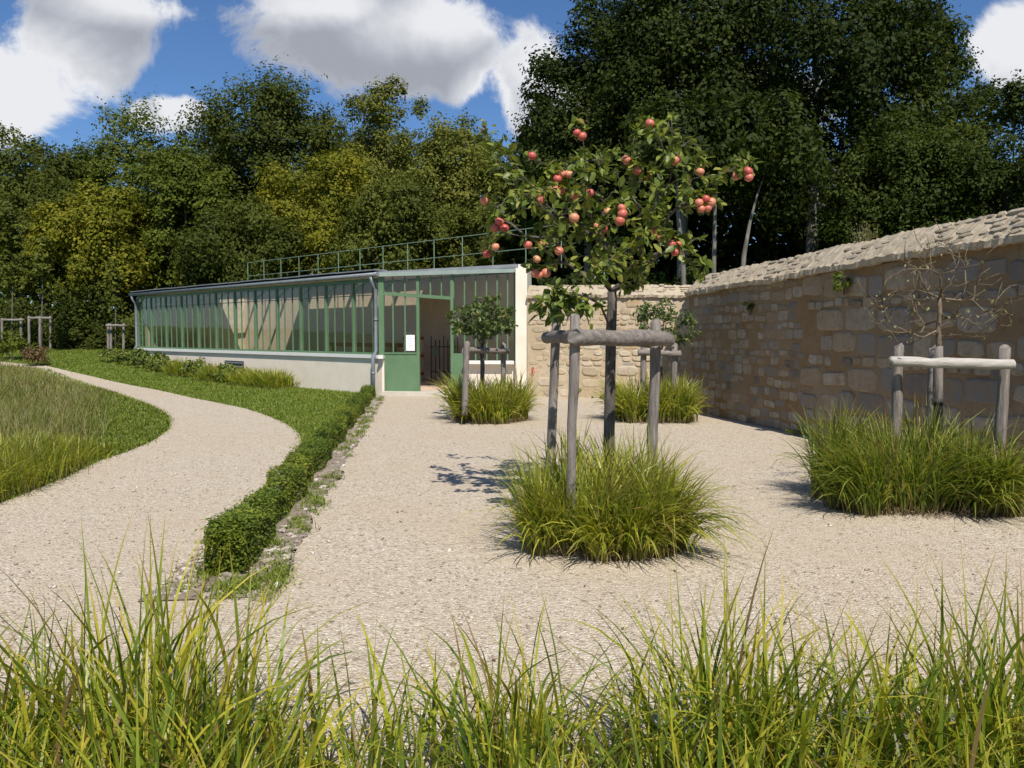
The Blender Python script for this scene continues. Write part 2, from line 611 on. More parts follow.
M['coping'] = stone_mat('coping_stone', [(0.0, (0.24, 0.205, 0.155)), (0.4, (0.40, 0.34, 0.25)), (0.8, (0.47, 0.41, 0.315)), (1.0, (0.22, 0.20, 0.165))], (0.34, 0.26, 0.17))
M['coping_bed'] = mortar_mat('coping_mortar', (0.35, 0.285, 0.20), (0.43, 0.36, 0.26), (0.37, 0.315, 0.235))


def mk_apple():
    m, t, out = new_mat('apple_skin')
    tcx = t.n('ShaderNodeTexCoord')
    sx = t.n('ShaderNodeSeparateXYZ')
    t.link(tcx.outputs['Object'], sx.inputs[0])
    oi = t.n('ShaderNodeObjectInfo')
    vv = t.n('ShaderNodeVectorMath', operation='ADD')
    t.link(tcx.outputs['Object'], vv.inputs[0])
    t.link(oi.outputs['Random'], vv.inputs[1])
    n = t.noise(vv.outputs[0], 22.0, 4.0, 0.6)
    f = t.m('ADD', t.m('MULTIPLY', n, 0.85), t.m('MULTIPLY', oi.outputs['Random'], 0.5))
    col = t.ramp(f, [(0.25, (0.60, 0.44, 0.17)), (0.48, (0.62, 0.27, 0.15)), (0.68, (0.57, 0.17, 0.115)), (0.92, (0.45, 0.075, 0.06))])
    p = t.n('ShaderNodeBsdfPrincipled')
    t.link(col, p.inputs['Base Color'])
    p.inputs['Roughness'].default_value = 0.38
    p.inputs['Specular IOR Level'].default_value = 0.45
    t.link(p.outputs[0], out.inputs[0])
    return m


M['apple'] = mk_apple()
# leaves
M['apple_leaf'] = leaf_mat('apple_leaf', [(0.0, (0.06, 0.09, 0.016)), (0.45, (0.13, 0.175, 0.028)), (0.8, (0.24, 0.27, 0.045)), (0.93, (0.30, 0.27, 0.06)), (1.0, (0.30, 0.15, 0.05))], 0.3, 0.42, 2.0, 0.25)
M['young_leaf'] = leaf_mat('young_leaf', [(0.0, (0.045, 0.075, 0.02)), (0.55, (0.09, 0.135, 0.035)), (0.9, (0.16, 0.19, 0.05)), (1.0, (0.30, 0.15, 0.06))], 0.3, 0.45, 2.0, 0.25)
M['sparse_leaf'] = leaf_mat('sparse_leaf', [(0.0, (0.14, 0.13, 0.05)), (0.6, (0.26, 0.24, 0.11)), (1.0, (0.38, 0.34, 0.18))], 0.3, 0.5, 2.0, 0.2)
M['hedge_leaf'] = leaf_mat('hedge_leaf', [(0.0, (0.06, 0.105, 0.013)), (0.5, (0.14, 0.19, 0.022)), (0.85, (0.25, 0.27, 0.032)), (1.0, (0.36, 0.28, 0.045))], 0.3, 0.45, 1.6, 0.5)
LT = {
    'olive': [(0.0, (0.040, 0.056, 0.010)), (0.5, (0.090, 0.108, 0.017)), (1.0, (0.165, 0.175, 0.030))],
    'yellow': [(0.0, (0.075, 0.090, 0.010)), (0.5, (0.170, 0.175, 0.016)), (1.0, (0.29, 0.255, 0.024))],
    'mid': [(0.0, (0.042, 0.062, 0.009)), (0.5, (0.098, 0.125, 0.016)), (1.0, (0.170, 0.190, 0.027))],
    'dark': [(0.0, (0.026, 0.039, 0.007)), (0.5, (0.060, 0.078, 0.012)), (1.0, (0.115, 0.130, 0.022))],
    'light': [(0.0, (0.075, 0.090, 0.018)), (0.5, (0.150, 0.162, 0.029)), (1.0, (0.24, 0.235, 0.050))],
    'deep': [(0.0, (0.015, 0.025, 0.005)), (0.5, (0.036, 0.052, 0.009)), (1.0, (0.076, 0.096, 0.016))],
    'fresh': [(0.0, (0.022, 0.035, 0.006)), (0.5, (0.050, 0.072, 0.011)), (1.0, (0.092, 0.115, 0.020))],
}
for k, s in LT.items():
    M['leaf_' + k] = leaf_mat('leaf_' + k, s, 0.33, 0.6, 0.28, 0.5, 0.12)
M['sedge'] = blade_mat('sedge_blade', (0.22, 0.18, 0.08), [(0.0, (0.10, 0.155, 0.018)), (0.45, (0.24, 0.29, 0.028)), (0.8, (0.38, 0.39, 0.040)), (1.0, (0.50, 0.46, 0.07))], (0.44, 0.40, 0.12))
M['sedge_dark'] = blade_mat('sedge_dark_blade', (0.18, 0.15, 0.07), [(0.0, (0.06, 0.11, 0.015)), (0.5, (0.15, 0.21, 0.024)), (0.85, (0.28, 0.31, 0.035)), (1.0, (0.38, 0.37, 0.06))], (0.38, 0.35, 0.10))
M['front_grass'] = blade_mat('front_blade', (0.12, 0.11, 0.035), [(0.0, (0.07, 0.13, 0.015)), (0.45, (0.20, 0.27, 0.024)), (0.75, (0.38, 0.41, 0.034)), (1.0, (0.54, 0.45, 0.05))], (0.56, 0.41, 0.07), 0.45, 0.42, 0.05)
M['lawn_blade'] = blade_mat('lawn_blade', (0.05, 0.085, 0.018), [(0.0, (0.11, 0.165, 0.016)), (0.6, (0.18, 0.245, 0.024)), (1.0, (0.26, 0.30, 0.04))], (0.30, 0.31, 0.06), 0.35, 0.5, 0.03)
M['meadow'] = blade_mat('meadow_blade', (0.09, 0.085, 0.04), [(0.0, (0.11, 0.16, 0.022)), (0.5, (0.22, 0.255, 0.038)), (0.8, (0.27, 0.25, 0.09)), (1.0, (0.34, 0.27, 0.16))], (0.25, 0.195, 0.125), 0.35, 0.55, 0.12)
M['border_leaf'] = leaf_mat('border_leaf', [(0.0, (0.055, 0.09, 0.016)), (0.6, (0.14, 0.185, 0.028)), (1.0, (0.27, 0.27, 0.05))], 0.3, 0.5, 2.0, 0.3)
M['red_leaf'] = leaf_mat('red_leaf', [(0.0, (0.07, 0.075, 0.025)), (0.5, (0.14, 0.10, 0.035)), (1.0, (0.20, 0.09, 0.05))], 0.25, 0.6, 2.0, 0.3)


# ------------------------------------------------------------------ foliage generators
def unit(a):
    return a / np.maximum(np.linalg.norm(a, axis=-1, keepdims=True), 1e-9)


def leaf_cards(pts, size, rng, up=0.5, aspect=0.55, nrm=None, jitter=0.4):
    """folded kite leaves: returns verts and quads (4 verts each)"""
    n = len(pts)
    nd = rng.normal(size=(n, 3))
    nd = unit(nd)
    if nrm is not None:
        nd = nd * 0.75 + nrm
    nd[:, 2] += up
    nd = unit(nd)
    t = unit(np.cross(nd, rng.normal(size=(n, 3))))
    b = np.cross(nd, t)
    s = size * (1 + jitter * rng.uniform(-1, 1, n))[:, None]
    v = np.empty((n, 4, 3))
    v[:, 0] = pts - t * s * 0.5
    v[:, 1] = pts + b * s * aspect * 0.5 - nd * s * 0.06
    v[:, 2] = pts + t * s * 0.5 - nd * s * 0.1
    v[:, 3] = pts - b * s * aspect * 0.5 - nd * s * 0.06
    q = np.arange(n * 4).reshape(n, 4)
    return v.reshape(-1, 3), q


def near_leaves(pts, dirs, size, rng, width=0.5, droop=0.35):
    """oval leaves of two folded halves with a tip, 7 verts"""
    n = len(pts)
    t = unit(dirs + rng.normal(size=(n, 3)) * 0.45 - np.array([0, 0, droop]))
    b = unit(np.cross(t, np.array([0, 0, 1.0]) + rng.normal(size=(n, 3)) * 0.45))
    nd = np.cross(b, t)
    s = (size * (1 + 0.35 * rng.uniform(-1, 1, n)))[:, None]
    w = s * width * 0.5
    v = np.empty((n, 8, 3))
    curl = rng.uniform(0.02, 0.22, n)[:, None]
    v[:, 0] = pts
    v[:, 1] = pts + t * s * 0.3 - b * w * 0.9 + nd * s * 0.09
    v[:, 2] = pts + t * s * 0.34 + nd * s * 0.0
    v[:, 3] = pts + t * s * 0.3 + b * w * 0.9 + nd * s * 0.09
    v[:, 4] = pts + t * s * 0.68 - b * w * 0.85 + nd * s * (0.07 - curl * 0.5)
    v[:, 5] = pts + t * s * 0.7 - nd * s * curl * 0.5
    v[:, 6] = pts + t * s * 0.68 + b * w * 0.85 + nd * s * (0.07 - curl * 0.5)
    v[:, 7] = pts + t * s - nd * s * curl
    base = (np.arange(n) * 8)[:, None]
    quads = np.concatenate([base + np.array([[1, 2, 5, 4]]), base + np.array([[2, 3, 6, 5]])])
    tris = np.concatenate([base + np.array([[0, 2, 1]]), base + np.array([[0, 3, 2]]), base + np.array([[4, 5, 7]]), base + np.array([[5, 6, 7]])])
    return v.reshape(-1, 3), quads, tris


def blades(base, h, lean, width, rng, segs=4, curl=1.0, twist=0.3):
    """arching tapered blades. base (n,3); h (n,) length; lean (n,2) horizontal reach as a fraction of the length"""
    n = len(base)
    k = segs + 1
    ts = np.linspace(0, 1, k)
    ll = np.linalg.norm(lean, axis=1)
    a0 = np.arctan(ll * 0.25)
    a1 = np.minimum(np.arctan(ll) * 2.0 * curl, 2.5)
    ld = lean / np.maximum(ll, 1e-6)[:, None]
    pos = np.zeros((n, k, 3))
    pos[:, 0] = base
    for i in range(1, k):
        ang = a0 + (a1 - a0) * (ts[i] ** 1.4)
        st = h / segs
        pos[:, i, :2] = pos[:, i - 1, :2] + ld * (np.sin(ang) * st)[:, None]
        pos[:, i, 2] = pos[:, i - 1, 2] + np.cos(ang) * st
    side = np.stack([-ld[:, 1], ld[:, 0], np.zeros(n)], 1)
    tw = rng.normal(size=(n, 3)) * np.array([twist * 2, twist * 2, twist])
    side = unit(side + tw)
    prof = np.array([0.7, 1.0, 0.9, 0.62, 0.06]) if segs == 4 else np.interp(ts, [0, 0.25, 0.5, 0.75, 1], [0.7, 1.0, 0.9, 0.62, 0.05])
    w = width[:, None] * prof[None, :] * 0.5
    L = pos - side[:, None, :] * w[:, :, None]
    Rr = pos + side[:, None, :] * w[:, :, None]
    v = np.stack([L, Rr], 2).reshape(n, k * 2, 3)
    idx = (np.arange(n) * k * 2)[:, None]
    q = np.concatenate([idx + np.array([[2 * i, 2 * i + 1, 2 * i + 3, 2 * i + 2]]) for i in range(segs)])
    al = np.tile(np.repeat(ts, 2), n)
    return v.reshape(-1, 3), q, al


def merge(parts):
    """join (V, q, al) triples"""
    Vs, Qs, As, off = [], [], [], 0
    for V, q, al in parts:
        Vs.append(V); Qs.append(q + off); As.append(al); off += len(V)
    return np.concatenate(Vs), np.concatenate(Qs), np.concatenate(As)


def in_poly(x, y, poly):
    poly = np.asarray(poly)
    inside = np.zeros(len(x), bool)
    n = len(poly)
    j = n - 1
    for i in range(n):
        xi, yi = poly[i]; xj, yj = poly[j]
        c = ((yi > y) != (yj > y)) & (x < (xj - xi) * (y - yi) / (yj - yi + 1e-12) + xi)
        inside ^= c
        j = i
    return inside


def crown_points(rng, center, radii, n_clumps, clump_r, n_leaves, fill=0.25, bottom=-0.55):
    """leaf positions and outward normals in a lumpy crown made of many boughs"""
    center = np.array(center); radii = np.array(radii)
    cc = []
    while len(cc) < n_clumps:
        d = unit(rng.normal(size=3))
        if d[2] < bottom:
            continue
        r = 1.0 if rng.random() > fill else rng.uniform(0.3, 0.8)
        r *= rng.uniform(0.76, 1.10)
        cc.append(center + d * radii * r * (1 - clump_r / radii.max() * 0.5))
    cc = np.array(cc)
    cr = clump_r * rng.uniform(0.55, 1.35, n_clumps)
    wgt = cr ** 2
    which = rng.choice(n_clumps, n_leaves, p=wgt / wgt.sum())
    d = unit(rng.normal(size=(n_leaves, 3)))
    flip = (d[:, 2] < -0.35) & (rng.random(n_leaves) < 0.7)
    d[:, 2] = np.where(flip, -d[:, 2], d[:, 2])
    rr = rng.uniform(0.25, 1.0, n_leaves) ** 0.55
    wob = 1 + 0.38 * np.sin(d[:, 0] * 6 + which * 2.3) * np.cos(d[:, 1] * 5 + which * 1.7) + 0.22 * np.sin(d[:, 2] * 9 + which) + 0.07 * rng.normal(size=n_leaves)
    shape = np.stack([rng.uniform(0.8, 1.15, n_clumps), rng.uniform(0.8, 1.15, n_clumps), rng.uniform(0.75, 1.25, n_clumps)], 1)
    pts = cc[which] + d * (cr[which] * rr * wob)[:, None] * shape[which]
    nrm = unit(unit(pts - center) * 0.5 + d * 0.7)
    return pts, nrm, cc


def big_tree(name, label, cat, px, top, width, depth, leaf, seed, n_leaves=16000, n_clumps=46, crown_h=None, leaf_size=0.3, trunk_r=0.22, trunk_mat='dark_bark',
             clump=None, group='trees of the wood', base_z=None, lean=0.0, bottom=-0.55, depth_r=None, fill=0.25, crown_x=0):
    rng = np.random.default_rng(seed)
    rnd = random.Random(seed)
    tp = P(px, top, depth)
    w = width / F * depth
    bx, by = tp.x, depth
    bz = float(terrain(bx, by)) if base_z is None else base_z
    H = tp.z - bz
    ch = crown_h if crown_h else H * 0.8
    cz = tp.z - ch / 2
    cx = bx + crown_x
    root = thing(name, (bx - lean, by, bz), label, cat, group)
    clump = (clump or w * 0.17) * 0.78
    n_leaves = int(n_leaves * 2.6)
    n_clumps = int(n_clumps * 2.3)
    bottom = min(bottom, -0.85)
    pts, nrm, cc = crown_points(rng, (cx, by, cz), (w / 2, depth_r or w / 2, ch / 2), n_clumps, clump, n_leaves, fill, bottom)
    V, q = leaf_cards(pts, leaf_size * 0.66, rng, 0.2, 0.62, nrm)
    mb = MB()
    tz = cz + ch * 0.1
    base = Vector((bx - lean, by, bz - 0.3))
    mid = Vector((bx - lean * 0.5, by, (bz + tz) / 2))
    topp = Vector((cx, by, tz))
    mb.tube([base, base.lerp(mid, 0.5) + Vector((rnd.uniform(-.1, .1), 0, 0)), mid, topp], [trunk_r * 1.25, trunk_r, trunk_r * 0.85, trunk_r * 0.4], 8, 0.1, rnd)
    order = rng.permutation(len(cc))[:14]
    for i in order:
        e = Vector(cc[i])
        s = mid.lerp(topp, rnd.uniform(0.0, 0.95))
        m_ = s.lerp(e, 0.5) + Vector((0, 0, -0.08 * (e - s).length)) + Vector((rnd.uniform(-.2, .2), rnd.uniform(-.2, .2), 0))
        mb.tube([s, m_, e], [trunk_r * 0.38, trunk_r * 0.24, trunk_r * 0.08], 5, 0.0, rnd)
    mb.build('trunk', M[trunk_mat], root, smooth=True)
    np_obj('crown', V, [q], M[leaf], root)
    return root


def skeleton(path, targets, rng, step=0.14, sag=0.06, bulge=0.10, inner=0.28, back=2):
    """grow branches from a trunk path to target points; returns chains of node ids, node positions"""
    nodes = [np.array(p, float) for p in path]
    nlev = [0] * len(nodes)
    chains = [list(range(len(nodes)))]
    parent = [-1] + list(range(len(nodes) - 1))
    trunk_n = len(nodes)
    fork = nodes[-1]
    start = trunk_n - back
    tg = sorted(targets, key=lambda t: np.linalg.norm(np.array(t) - fork))
    for t in tg:
        t = np.array(t, float)
        arr = np.array(nodes[start:])
        d = np.linalg.norm(arr - t, axis=1)
        # prefer attaching to inner nodes so that limbs run outward
        rt = np.linalg.norm(arr - fork, axis=1)
        cost = d + inner * rt + np.maximum(0, arr[:, 2] - t[2]) * 0.8
        a = int(np.argmin(cost)) + start
        p0 = nodes[a]
        L = np.linalg.norm(t - p0)
        k = max(2, int(L / step))
        out = unit(p0 - fork + 1e-6)
        ch = [a]
        prev = a
        for i in range(1, k + 1):
            f = i / k
            p = p0 + (t - p0) * f + out * bulge * L * math.sin(math.pi * f) + np.array([0, 0, sag * L * math.sin(math.pi * f)])
            if i < k:
                p = p + rng.normal(size=3) * 0.018
            nodes.append(p); parent.append(prev); prev = len(nodes) - 1
            ch.append(prev)
        chains.append(ch)
    return nodes, parent, chains


def skeleton_mesh(mb, nodes, parent, chains, tip_r, trunk_r, trunk_n, expo=0.5, sides=6, rnd=None, taper=0.85):
    n = len(nodes)
    cnt = np.zeros(n)
    kids = np.zeros(n)
    for i in range(n):
        if parent[i] >= 0:
            kids[parent[i]] += 1
    for i in range(n - 1, -1, -1):
        if kids[i] == 0:
            cnt[i] += 1
        if parent[i] >= 0:
            cnt[parent[i]] += cnt[i]
    rad = tip_r * np.maximum(cnt, 1) ** expo
    tot = rad[trunk_n - 1]
    for ci, ch in enumerate(chains):
        if ci == 0:
            rr = np.linspace(trunk_r * 1.08, max(trunk_r * taper, min(rad[ch[-1]], trunk_r * 0.85)), len(ch))
            mb.tube([nodes[i] for i in ch], list(rr), 10, 0.05, rnd)
        else:
            rr = [min(rad[i], trunk_r * 0.6) for i in ch]
            rr[0] = min(rr[0], rr[1] * 1.15)
            mb.tube([nodes[i] for i in ch], rr, sides, 0.05, rnd)
    return rad


# ------------------------------------------------------------------ the ground
def ground_sheet(name, poly, dz, mat, cuts=1.0):
    """a polygon laid on the terrain, cut so that it follows the slope"""
    bm = bmesh.new()
    vs = [bm.verts.new((p[0], p[1], 0)) for p in poly]
    f = bm.faces.new(vs)
    bmesh.ops.triangulate(bm, faces=[f])
    xs = [p[0] for p in poly]; ys = [p[1] for p in poly]
    y = math.ceil(max(min(ys), 23.0))
    while y < min(max(ys), 40):
        bmesh.ops.bisect_plane(bm, geom=bm.verts[:] + bm.edges[:] + bm.faces[:], plane_co=(0, y, 0), plane_no=(0, 1, 0))
        y += cuts
    x = -9.0
    while x < -2.5:
        if min(xs) < x < max(xs) and max(ys) > 24:
            bmesh.ops.bisect_plane(bm, geom=bm.verts[:] + bm.edges[:] + bm.faces[:], plane_co=(x, 0, 0), plane_no=(1, 0, 0))
        x += 1.0
    for v in bm.verts:
        v.co.z = float(terrain(v.co.x, v.co.y)) + dz
    bmesh.ops.recalc_face_normals(bm, faces=bm.faces[:])
    if sum(f.normal.z for f in bm.faces) < 0:
        bmesh.ops.reverse_faces(bm, faces=bm.faces[:])
    me = bpy.data.meshes.new(name)
    bm.to_mesh(me); bm.free()
    me.materials.append(mat)
    o = bpy.data.objects.new(name, me)
    C.objects.link(o)
    o['kind'] = 'structure'
    return o


gx = np.concatenate([np.linspace(-400, -40, 10), np.arange(-36, -8, 4.0), np.arange(-9, -2, 1.0), np.arange(0, 40, 6.0), np.linspace(46, 400, 10)])
gy = np.concatenate([np.linspace(-100, 20, 12), np.arange(23, 40, 1.0), np.linspace(42, 500, 16)])
XX, YY = np.meshgrid(gx, gy)
ZZ = terrain(XX, YY)
V = np.stack([XX, YY, ZZ], -1).reshape(-1, 3)
ny, nx = XX.shape
ii = np.arange(ny * nx).reshape(ny, nx)
q = np.stack([ii[:-1, :-1], ii[:-1, 1:], ii[1:, 1:], ii[1:, :-1]], -1).reshape(-1, 4)
np_obj('ground', V, [q], M['turf'], smooth=True)['kind'] = 'structure'


def spline(pts, n=12):
    """Catmull-Rom through 2D points"""
    pts = [np.array(p[:2], float) for p in pts]
    out = []
    P_ = [2 * pts[0] - pts[1]] + pts + [2 * pts[-1] - pts[-2]]
    for i in range(1, len(P_) - 2):
        p0, p1, p2, p3 = P_[i - 1:i + 3]
        for k in range(n):
            t = k / n
            out.append(0.5 * ((2 * p1) + (-p0 + p2) * t + (2 * p0 - 5 * p1 + 4 * p2 - p3) * t * t + (-p0 + 3 * p1 - 3 * p2 + p3) * t ** 3))
    out.append(pts[-1])
    return [tuple(p) for p in out]


# edges of the curving path, read off the ground
left_px = [(0, 504), (65, 478), (98, 462), (130, 451), (156, 439), (170, 426), (163, 412), (130, 398), (81, 382), (46, 369)]
right_px = [(49, 366.5), (98, 378), (146, 388), (195, 398.5), (244, 408.5), (277, 420), (296, 431), (301, 441), (297, 452)]
left_edge = spline([G(*p) for p in left_px], 8)
right_edge = spline([G(*p) for p in right_px], 8)
far_l = (left_edge[-1][0] - 7.0, left_edge[-1][1] + 3.0)
far_r = (right_edge[0][0] - 7.0, right_edge[0][1] + 3.8)

# hedge line
H0 = Vector((-1.90, 5.2, 0)); H1 = Vector((-3.66, 20.6, 0))
hd = (H1 - H0).normalized(); hs = Vector((hd.y, -hd.x, 0))        # hs points to the right of the hedge
jag = random.Random(3)
hedge_left = [H0 + hs * (-0.02) + hd * 0.2]
path_poly = [far_l] + left_edge[::-1] + [(-9.0, 5.6), (-9.5, 0.2), (-1.85, 0.2), (H0.x, H0.y)]
he = Vector((right_edge[-1][0], right_edge[-1][1], 0))
path_poly += [(he.x + 0.25, he.y - 0.15)] + right_edge[::-1] + [far_r]
# left_edge goes near -> far; the polygon runs far -> near on the left, near -> far on the right
path_poly = [far_l] + left_edge[::-1] + [(-8.2, 5.2), (-9.5, 0.2), (-1.85, 0.2), (H0.x, H0.y), (he.x + 0.2, he.y)] + right_edge[::-1] + [far_r]
ground_sheet('gravel_path', path_poly, 0.008, M['gravel'])

W0 = Vector((3.66, 16.65, 0)); WD = Vector((0.2187, -1, 0)).normalized()   # right wall base line, towards the camera
yard = [(-1.86, 0.2), (9.0, 0.2), (6.6, 3.8), (W0.x + 0.2, W0.y), (4.5, 19.3), (4.4, 19.75), (0.0, 20.35), (-3.45, 20.95), (H1.x, H1.y), (H0.x, H0.y)]
ground_sheet('gravel_yard', yard, 0.012, M['gravel'])
s0 = random.Random(5)
strip = []
Lh = (H1 - H0).length
for i in range(400):
    k = -0.5 + (Lh + 0.5) * i / 399
    wv = 0.27 + 0.04 * math.sin(k * 2.1) + 0.03 * math.sin(k * 5.3 + 1) + s0.uniform(-.025, .025)
    if k < 0: wv *= 1.0
    p = H0 + hd * k + hs * (wv + 0.08)
    strip.append((p.x, p.y))
for i in range(400):
    k = Lh - (Lh + 0.5) * i / 399
    wv = 0.14 + s0.uniform(-.025, .025) + 0.22 * max(0, 1 - max(k + 0.3, 0) / 0.9) + 0.03 * math.sin(k * 9)
    p = H0 + hd * k - hs * wv
    strip.append((p.x, p.y))
ground_sheet('soil_strip', strip, 0.017, M['soil'])
# ------------------------------------------------------------------ greenhouse
A = Vector((-3.40, 20.9, 0)); B = Vector((-14.9, 31.8, 0)); Cc = Vector((0.08, 20.5, 0))
gd = (B - A).normalized(); gin = Vector((-gd.y, gd.x, 0)) * -1
if gin.dot(Vector((1, 1, 0))) < 0: gin = -gin
Lg = (B - A).length
DEEP = 4.5
REAR_A = Vector((0.32, 0, 0))
EAVE, REARZ, SILL = 3.07, 3.40, 1.05


def gp(k, t, z):
    p = A + gd * k + gin * t
    return Vector((p.x, p.y, z))


# end of the rear wall behind the facade
k_end = -((0.32 - (A + gin * DEEP).x) / -gd.x) if abs(gd.x) > 1e-6 else 0
k_end = (0.32 - (A + gin * DEEP).x) / gd.x
RC = gp(k_end, DEEP, 0)
gh = thing('greenhouse', (A.x, A.y, 0), 'long lean-to greenhouse with green metal glazing bars on a cream plaster base', 'greenhouse')
fd = (Cc - A).normalized(); fn = Vector((fd.y, -fd.x, 0))        # facade direction and outward normal


def fx(px):
    """distance along the facade of a picture column"""
    r = ray(px, 350)
    # solve A + fd*s = r*t in plan
    det = fd.x * (-r.y) - (-r.x) * fd.y
    s = ((-A.x) * (-r.y) - (-r.x) * (-A.y)) / det
    return s


def fp(s, z, off=0.0):
    p = A + fd * s + fn * off
    return Vector((p.x, p.y, z))


Lf = (Cc - A).length
out = -gin
# base walls
mb = MB()
c_in = 0.28
zb = lambda x, y: float(terrain(x, y)) - 0.3
corner_in = gp(c_in * 0.4, c_in, 0)
mb.prism([(A.x, A.y), (fp(fx(384), 0).x, fp(fx(384), 0).y), (fp(fx(384), 0, -c_in).x, fp(fx(384), 0, -c_in).y), (corner_in.x, corner_in.y),
          (gp(Lg, c_in, 0).x, gp(Lg, c_in, 0).y), (B.x, B.y)][::-1], -0.3, SILL - 0.10)
s1 = fx(464.5)
mb.prism([(fp(s1, 0).x, fp(s1, 0).y), (Cc.x, Cc.y), (fp(Lf, 0, -c_in).x, fp(Lf, 0, -c_in).y), (fp(s1, 0, -c_in).x, fp(s1, 0, -c_in).y)][::-1], -0.3, SILL - 0.22)
mb.build('base_wall', M['plaster'], gh)
# sills
mb = MB()
mb.bar(gp(-0.02, 0.105, SILL - 0.045), gp(Lg + 0.08, 0.105, SILL - 0.045), 0.33, 0.09)
mb.build('sill', M['white_sill'], gh)
mb = MB()
mb.bar(fp(-0.06, SILL - 0.049, 0.015), fp(fx(384.5), SILL - 0.049, 0.015), 0.30, 0.085)
mb.build('sill', M['white_sill'], gh)
mb = MB()
mb.bar(fp(s1, SILL - 0.175, 0.03), fp(Lf - 0.01, SILL - 0.175, 0.03), 0.34, 0.08)
mb.build('sill', M['white_sill'], gh)
# glazing of the long side
NB = 12
step = Lg / NB
ofs = 0.06
for i in range(NB + 1):
    mb = MB()
    k = min(max(i * step, 0.06), Lg - 0.05)
    mb.box(gp(k, ofs + 0.02, (SILL + EAVE - 0.02) / 2), gd * 0.036, gin * 0.05, (0, 0, (EAVE - 0.02 - SILL) / 2))
    # bracket under the eave inside
    mb.bar(gp(k, ofs + 0.07, EAVE - 0.34), gp(k, ofs + 0.42, EAVE - 0.04), 0.05, 0.05)
    mb.build('post', M['green'], gh)
for i in range(NB):
    for j in (1, 2):
        mb = MB()
        k = (i + j / 3) * step
        mb.box(gp(k, ofs, (SILL + EAVE - 0.06) / 2), gd * 0.010, gin * 0.018, (0, 0, (EAVE - 0.08 - SILL) / 2))
        mb.build('glazing_bar', M['green'], gh)
    mb = MB()
    a_, b_ = gp(i * step + 0.05, ofs + 0.005, 0), gp((i + 1) * step - 0.05, ofs + 0.005, 0)
    mb.bar((a_ + Vector((0, 0, (SILL + EAVE) / 2 - 0.02))), (b_ + Vector((0, 0, (SILL + EAVE) / 2 - 0.02))), 0.005, EAVE - SILL - 0.1)
    mb.build('glass_pane', M['glass'], gh)
mb = MB()
mb.bar(gp(0, ofs - 0.003, SILL + 0.03), gp(Lg, ofs - 0.003, SILL + 0.03), 0.055, 0.06)
mb.build('bottom_rail', M['green'], gh)
mb = MB()
mb.bar(gp(0, ofs - 0.003, EAVE - 0.05), gp(Lg, ofs - 0.003, EAVE - 0.05), 0.06, 0.09)
mb.build('top_rail', M['green'], gh)
mb = MB()
mb.bar(gp(0, ofs + 0.01, EAVE - 0.44), gp(Lg, ofs + 0.01, EAVE - 0.44), 0.022, 0.022)
mb.build('glazing_rail', M['green'], gh)
def rz(t):
    return EAVE + 0.06 + (REARZ - EAVE) * t / DEEP


# rear wall, end wall, right wall, floor
mb = MB()
mb.bar(gp(k_end, DEEP + 0.12, 1.55), gp(Lg, DEEP + 0.12, 1.55), 0.24, 3.7)
mb.build('rear_wall', M['inner'], gh)
mb = MB()
ew = [gp(Lg - 0.24, 0.32, 0), gp(Lg, 0.32, 0), gp(Lg, DEEP - 0.002, 0), gp(Lg - 0.24, DEEP - 0.002, 0)]
mb.prism([(p.x, p.y) for p in ew], -0.2, lambda x, y: rz((Vector((x, y, 0)) - A).dot(gin)) - 0.03)
mb.build('end_wall', M['inner_stone'], gh)
mb = MB()
mb.bar(Vector((Cc.x + 0.13, Cc.y + 0.35, 1.6)), Vector((RC.x + 0.13, RC.y - 0.02, 1.6)), 0.24, 3.6)
mb.build('side_wall', M['ceiling'], gh)
mb = MB()
mb.prism([(fp(0.3, 0, -0.3).x, fp(0.3, 0, -0.3).y), (Cc.x - 0.02, Cc.y + 0.3), (RC.x, RC.y), (gp(Lg - 0.25, DEEP, 0).x, gp(Lg - 0.25, DEEP, 0).y), (gp(Lg - 0.25, 0.3, 0).x, gp(Lg - 0.25, 0.3, 0).y)], -0.2, 0.12)
mb.build('floor', M['terracotta'], gh)
mb = MB()
mb.bar(fp(fx(384.8), 0.045, 0.06), fp(fx(464), 0.045, 0.06), 0.66, 0.13)
mb.build('threshold', M['slab'], gh)


# roof: opaque boards with glazed openings near the rear wall
def roof_panel(mb, k0, k1, t0, t1, th=0.09):
    vs = [gp(k0, t0, rz(t0)), gp(k1, t0, rz(t0)), gp(k1, t1, rz(t1)), gp(k0, t1, rz(t1))]
    up = Vector((0, 0, th))
    mb.add(vs + [v + up for v in vs], [(0, 1, 2, 3), (4, 7, 6, 5), (0, 4, 5, 1), (1, 5, 6, 2), (2, 6, 7, 3), (3, 7, 4, 0)])


mb = MB()
mb.cur = 0
TS = 4.10      # start of the rear glazed strip
roof_panel(mb, 0.0, 10.6, -0.10, TS)
roof_panel(mb, 10.6, Lg + 0.1, -0.10, 3.2)
roof_panel(mb, 0.0, Lg + 0.1, 4.35, DEEP + 0.3)
sky_rafters = [3.3, 4.65, 6.0, 7.35, 8.7, 10.0]
roof_panel(mb, 0.0, sky_rafters[0], TS, 4.35)
roof_panel(mb, sky_rafters[-1], 10.6, TS, 4.35)
roof_panel(mb, 15.4, Lg + 0.1, 3.2, 4.35)
# triangular remainder over the facade corner
EV = Vector((0.0, 0.0, 0.0))
tri = [Vector((A.x, A.y, 0)) + fn * 0.0, Vector((Cc.x + 0.05, Cc.y + 0.05, 0)), Vector((RC.x + 0.1, RC.y, 0)), gp(0, DEEP, 0)]


def tri_z(x, y):
    p = Vector((x, y, 0)) - A
    return rz(max(p.dot(gin), -0.1)) + 0.0


